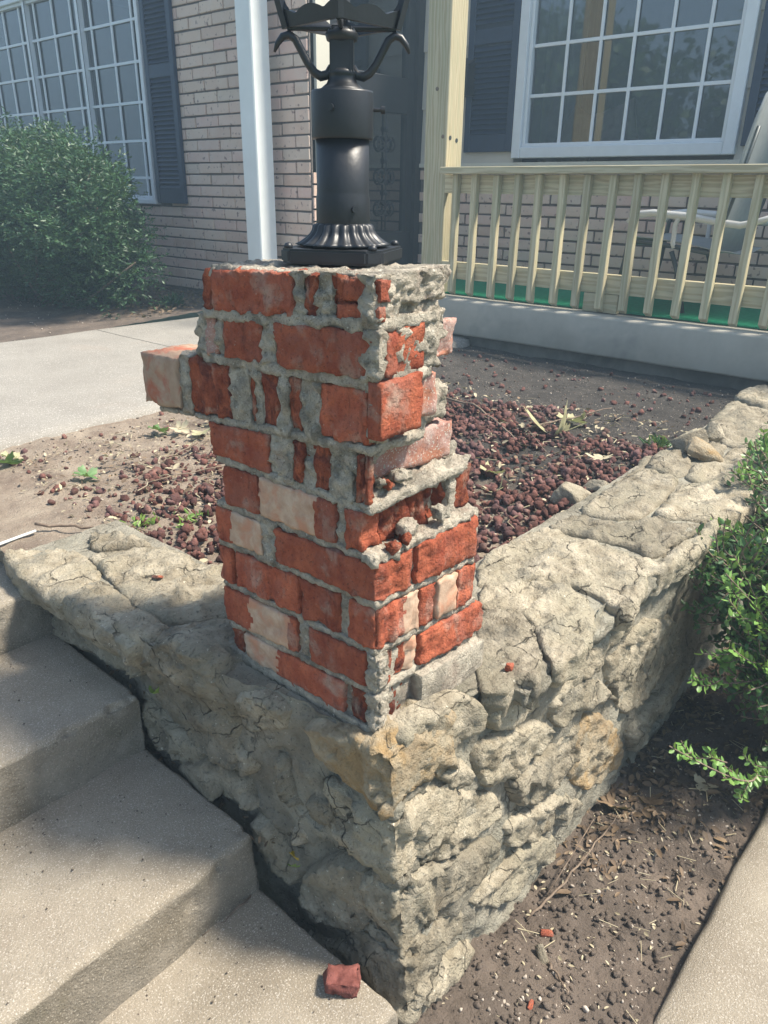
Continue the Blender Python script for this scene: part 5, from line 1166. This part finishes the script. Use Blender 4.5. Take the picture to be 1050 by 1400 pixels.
twig([(-.058, .87, -.155), (-.052, .76, -.165), (-.045, .66, -.16)], .005, 'brown root lying in the gap beside the upper step'); twig([(-.075, .215, -.418), (-.12, .205, -.422), (-.185, .213, -.424)], .0018, 'thin pale stem at the foot of the lower riser')
rs = random.Random(3); sc = MB()
for i in range(60): x = rs.uniform(.25, 1.3); y = rs.uniform(-.36, -.08); a = rs.uniform(0, 6.3); l = rs.uniform(.01, .045); z = zdirt(x, y)+rs.uniform(.001, .012); sc.tube([(x, y, z), (x+math.cos(a)*l, y+math.sin(a)*l, z+rs.uniform(-.003, .01))], rs.uniform(.0005, .0012), 4)
for i in range(200): x = rs.uniform(.2, 2.0); y = rs.uniform(.25, 1.7); a = rs.uniform(0, 6.3); l = rs.uniform(.015, .07); z = zbed(x, y)+rs.uniform(.006, .03); sc.tube([(x, y, z), (x+math.cos(a)*l*.5, y+math.sin(a)*l*.5, z+.004), (x+math.cos(a+.4)*l, y+math.sin(a+.4)*l, z)], rs.uniform(.0006, .0016), 4)
tag(sc.build('dry_stems', 'tanleaf'), 'thin dry stems strewn over the beds', 'debris', kind='stuff')
# weeds
def weed(x, y, z, n, h, label, mat='weed', wd=.008):
    rgw = np.random.default_rng(int(x*1000)); C = np.tile([x, y, z], (n, 1))+rgw.normal(size=(n, 3))*[.02, .02, .004]; A = rgw.normal(size=(n, 3)); A[:, 2] = abs(A[:, 2])*.9+.25; A /= np.linalg.norm(A, axis=1, keepdims=True); B = crossn(A, rgw.normal(size=(n, 3)))
    o = leaves('weed', C, A, B, crossn(A, B), rgw.uniform(.5, 1, n)*h, wd, mat); tag(o, label, 'weed')
weed(.245, .985, -.05, 34, .022, 'bright yellow green weed at the bed edge left of the pillar'); weed(.33, .90, -.045, 26, .024, 'light green weed close behind the left wall stones by the pillar'); weed(1.75, .28, -.05, 60, .05, 'small grass tuft at the inner wall edge near the porch', 'box', .006); weed(.95, 3.68, -.06, 50, .05, 'green grass tuft at the far edge of the walk', 'weed', .006)
weed(2.35, 3.86, -.01, 60, .12, 'low dark green sprout at the brick wall foot behind the leaf drift', 'yew', .02)
# loose stones on and beside the wall
def stone_loose(name, x, y, z, r, sc_, mat, label, seed, cat):
    bm = bmesh.new(); bmesh.ops.create_cube(bm, size=1.5); bmesh.ops.subdivide_edges(bm, edges=bm.edges[:], cuts=11, use_grid_fill=True)
    for q in bm.verts:
        q.co.z *= 1; p = q.co.copy(); q.co *= (1.0/(max(.6, (abs(p.x)**5+abs(p.y)**5+abs(p.z)**5)**(1/5))*1.0))**.6
        g_ = fbm(q.co, .9, seed, 5); q.co *= 1+.13*g_+.05*nz(q.co, 5, seed)
        t = q.co.x*.8+q.co.y*.5+q.co.z*.4
        if t > .72: q.co -= Vector((.8, .5, .4))*(t-.72)*.7
        t = -q.co.x*.3+q.co.y*-.7+q.co.z*.6
        if t > .7: q.co -= Vector((-.3, -.7, .6))*(t-.7)*.7
    bm.verts.index_update(); me = D.meshes.new(name); bm.to_mesh(me); bm.free(); o = link(name, me, mat); o.location = (x, y, z); o.scale = (r*sc_[0], r*sc_[1], r*sc_[2]); o.rotation_euler = (rad(seed*13 % 40), rad(seed*7 % 30), seed*1.3); tag(o, label, cat); return o
rk = rough_block('red_rock', (-.027, .027, -.019, .020, -.013, .013), None, surf('dark_red_rock', (.10, .028, .022), (.24, .085, .07), 60, b1=(90, .9, .004), b2=(400, .6, .001), rough=.85, fiss=.3), None, .004, .003, .005, 79, fac=(50, .22))
rk.location = (-.092, -.018, -.413); rk.rotation_euler = (.05, -.12, 2.3); tag(rk, 'fist sized dark red rock sitting on the lowest step beside the wall', 'rock')
stone_loose('loose_stone', 1.66, .16, .012, .045, (1.2, .8, .6), 'stone', 'loose chipped stone wedged in the gap on top of the far wall', 2, 'stone'); stone_loose('loose_stone', 1.80, .135, .012, .035, (1, .9, .7), 'stone', 'rounded loose stone at the far inner edge of the wall top', 3, 'stone'); stone_loose('loose_stone', 1.60, .09, .008, .05, (1.2, .7, .45), 'stone_ochre', 'tan wedge of stone tilted over the dark hole in the wall top', 4, 'stone')
stone_loose('loose_stone', 1.10, .26, -.035, .055, (1.0, .9, .6), 'stone', 'pale boulder in the lava rock beside the wall', 5, 'stone'); stone_loose('loose_stone', 1.22, .25, -.04, .035, (1.2, .8, .6), 'stone', 'small grey stone next to the pale boulder by the wall', 6, 'stone'); stone_loose('loose_stone', 1.75, .19, .0, .03, (1.2, .8, .6), 'stone', 'grey chip of stone between the loose stones on the far wall', 7, 'stone')
stone_loose('stone_chip', .262, -.185, zdirt(.262, -.185)+.006, .016, (1.3, .6, .45), 'stone', 'flat pale stone chip on the bare soil near the wall corner', 8, 'stone'); stone_loose('brick_chip', .318, -.165, zdirt(.318, -.165)+.004, .009, (1.5, .8, .4), 'brick', 'orange brick chip on the soil beside the pale stone chip', 9, 'brick chip'); stone_loose('brick_chip', .275, -.055, -.006, .009, (1, .8, .8), 'brick', 'small orange brick crumb on the wall top right of the pillar base', 10, 'brick chip')
stone_loose('brick_chip', .065, .64, -.004, .011, (1.5, .8, .3), 'brick', 'thin orange brick flake on the wall top left of the pillar', 11, 'brick chip'); stone_loose('gap_stone', -.028, .40, -.30, .055, (.6, 1.6, .7), 'stone', 'dark boulder sunk in the gap beside the middle step', 12, 'stone'); stone_loose('gap_stone', -.050, .455, -.245, .02, (.6, 1.0, .8), 'stone', 'small pale stone lodged in the gap above the dark boulder', 14, 'stone')
rsx = random.Random(8)
for i, (x, y) in enumerate([(.12, -.30), (.20, -.33), (.16, -.22), (.235, -.36)]): stone_loose('brick_chip', x, y, zdirt(x, y)+.003, .007, (1.4, .7, .5), 'brick', ('reddish brick crumb in the soil at the bottom edge, nearest the wall corner', 'reddish brick crumb near the sidewalk at the bottom edge', 'brick crumb below the pale stone chip', 'brick crumb touching the sidewalk edge at the bottom')[i], 20+i, 'brick chip')
# white strip and black fabric at the left edge
v = [(-.30, 1.105, -.056), (.055, 1.140, -.052), (.056, 1.148, -.053), (-.30, 1.118, -.057)]; q = MB(); q.add(v+[(a, b, c-.003) for a, b, c in v], [(0, 1, 2, 3), (7, 6, 5, 4), (0, 4, 5, 1), (3, 2, 6, 7), (1, 5, 6, 2)]); tag(q.build('plastic_strip', 'white'), 'thin white plastic strip lying at the top of the steps, far left edge', 'strip')

# ---------------------------------------------------------------- air volume added to stand in for the lens flare veil
v, f = box_data(-170, 170, -170, 170, -1.8, 13.5)
hz = D.objects.new('haze', pydata('haze', v, f)); COL.objects.link(hz); hz['kind'] = 'stuff'; hz['label'] = 'added bluish air volume standing in for the lens flare veil'
hm = D.materials.new('flare_haze_air'); hm.use_nodes = True; hn = hm.node_tree; hn.nodes.clear(); ho = hn.nodes.new('ShaderNodeOutputMaterial'); hv = hn.nodes.new('ShaderNodeVolumePrincipled')
hv.inputs['Color'].default_value = (.56, .80, 1, 1); hv.inputs['Density'].default_value = .019; hv.inputs['Anisotropy'].default_value = .15; hn.links.new(hv.outputs[0], ho.inputs['Volume']); hz.data.materials.append(hm)
SC.cycles.volume_bounces = 0
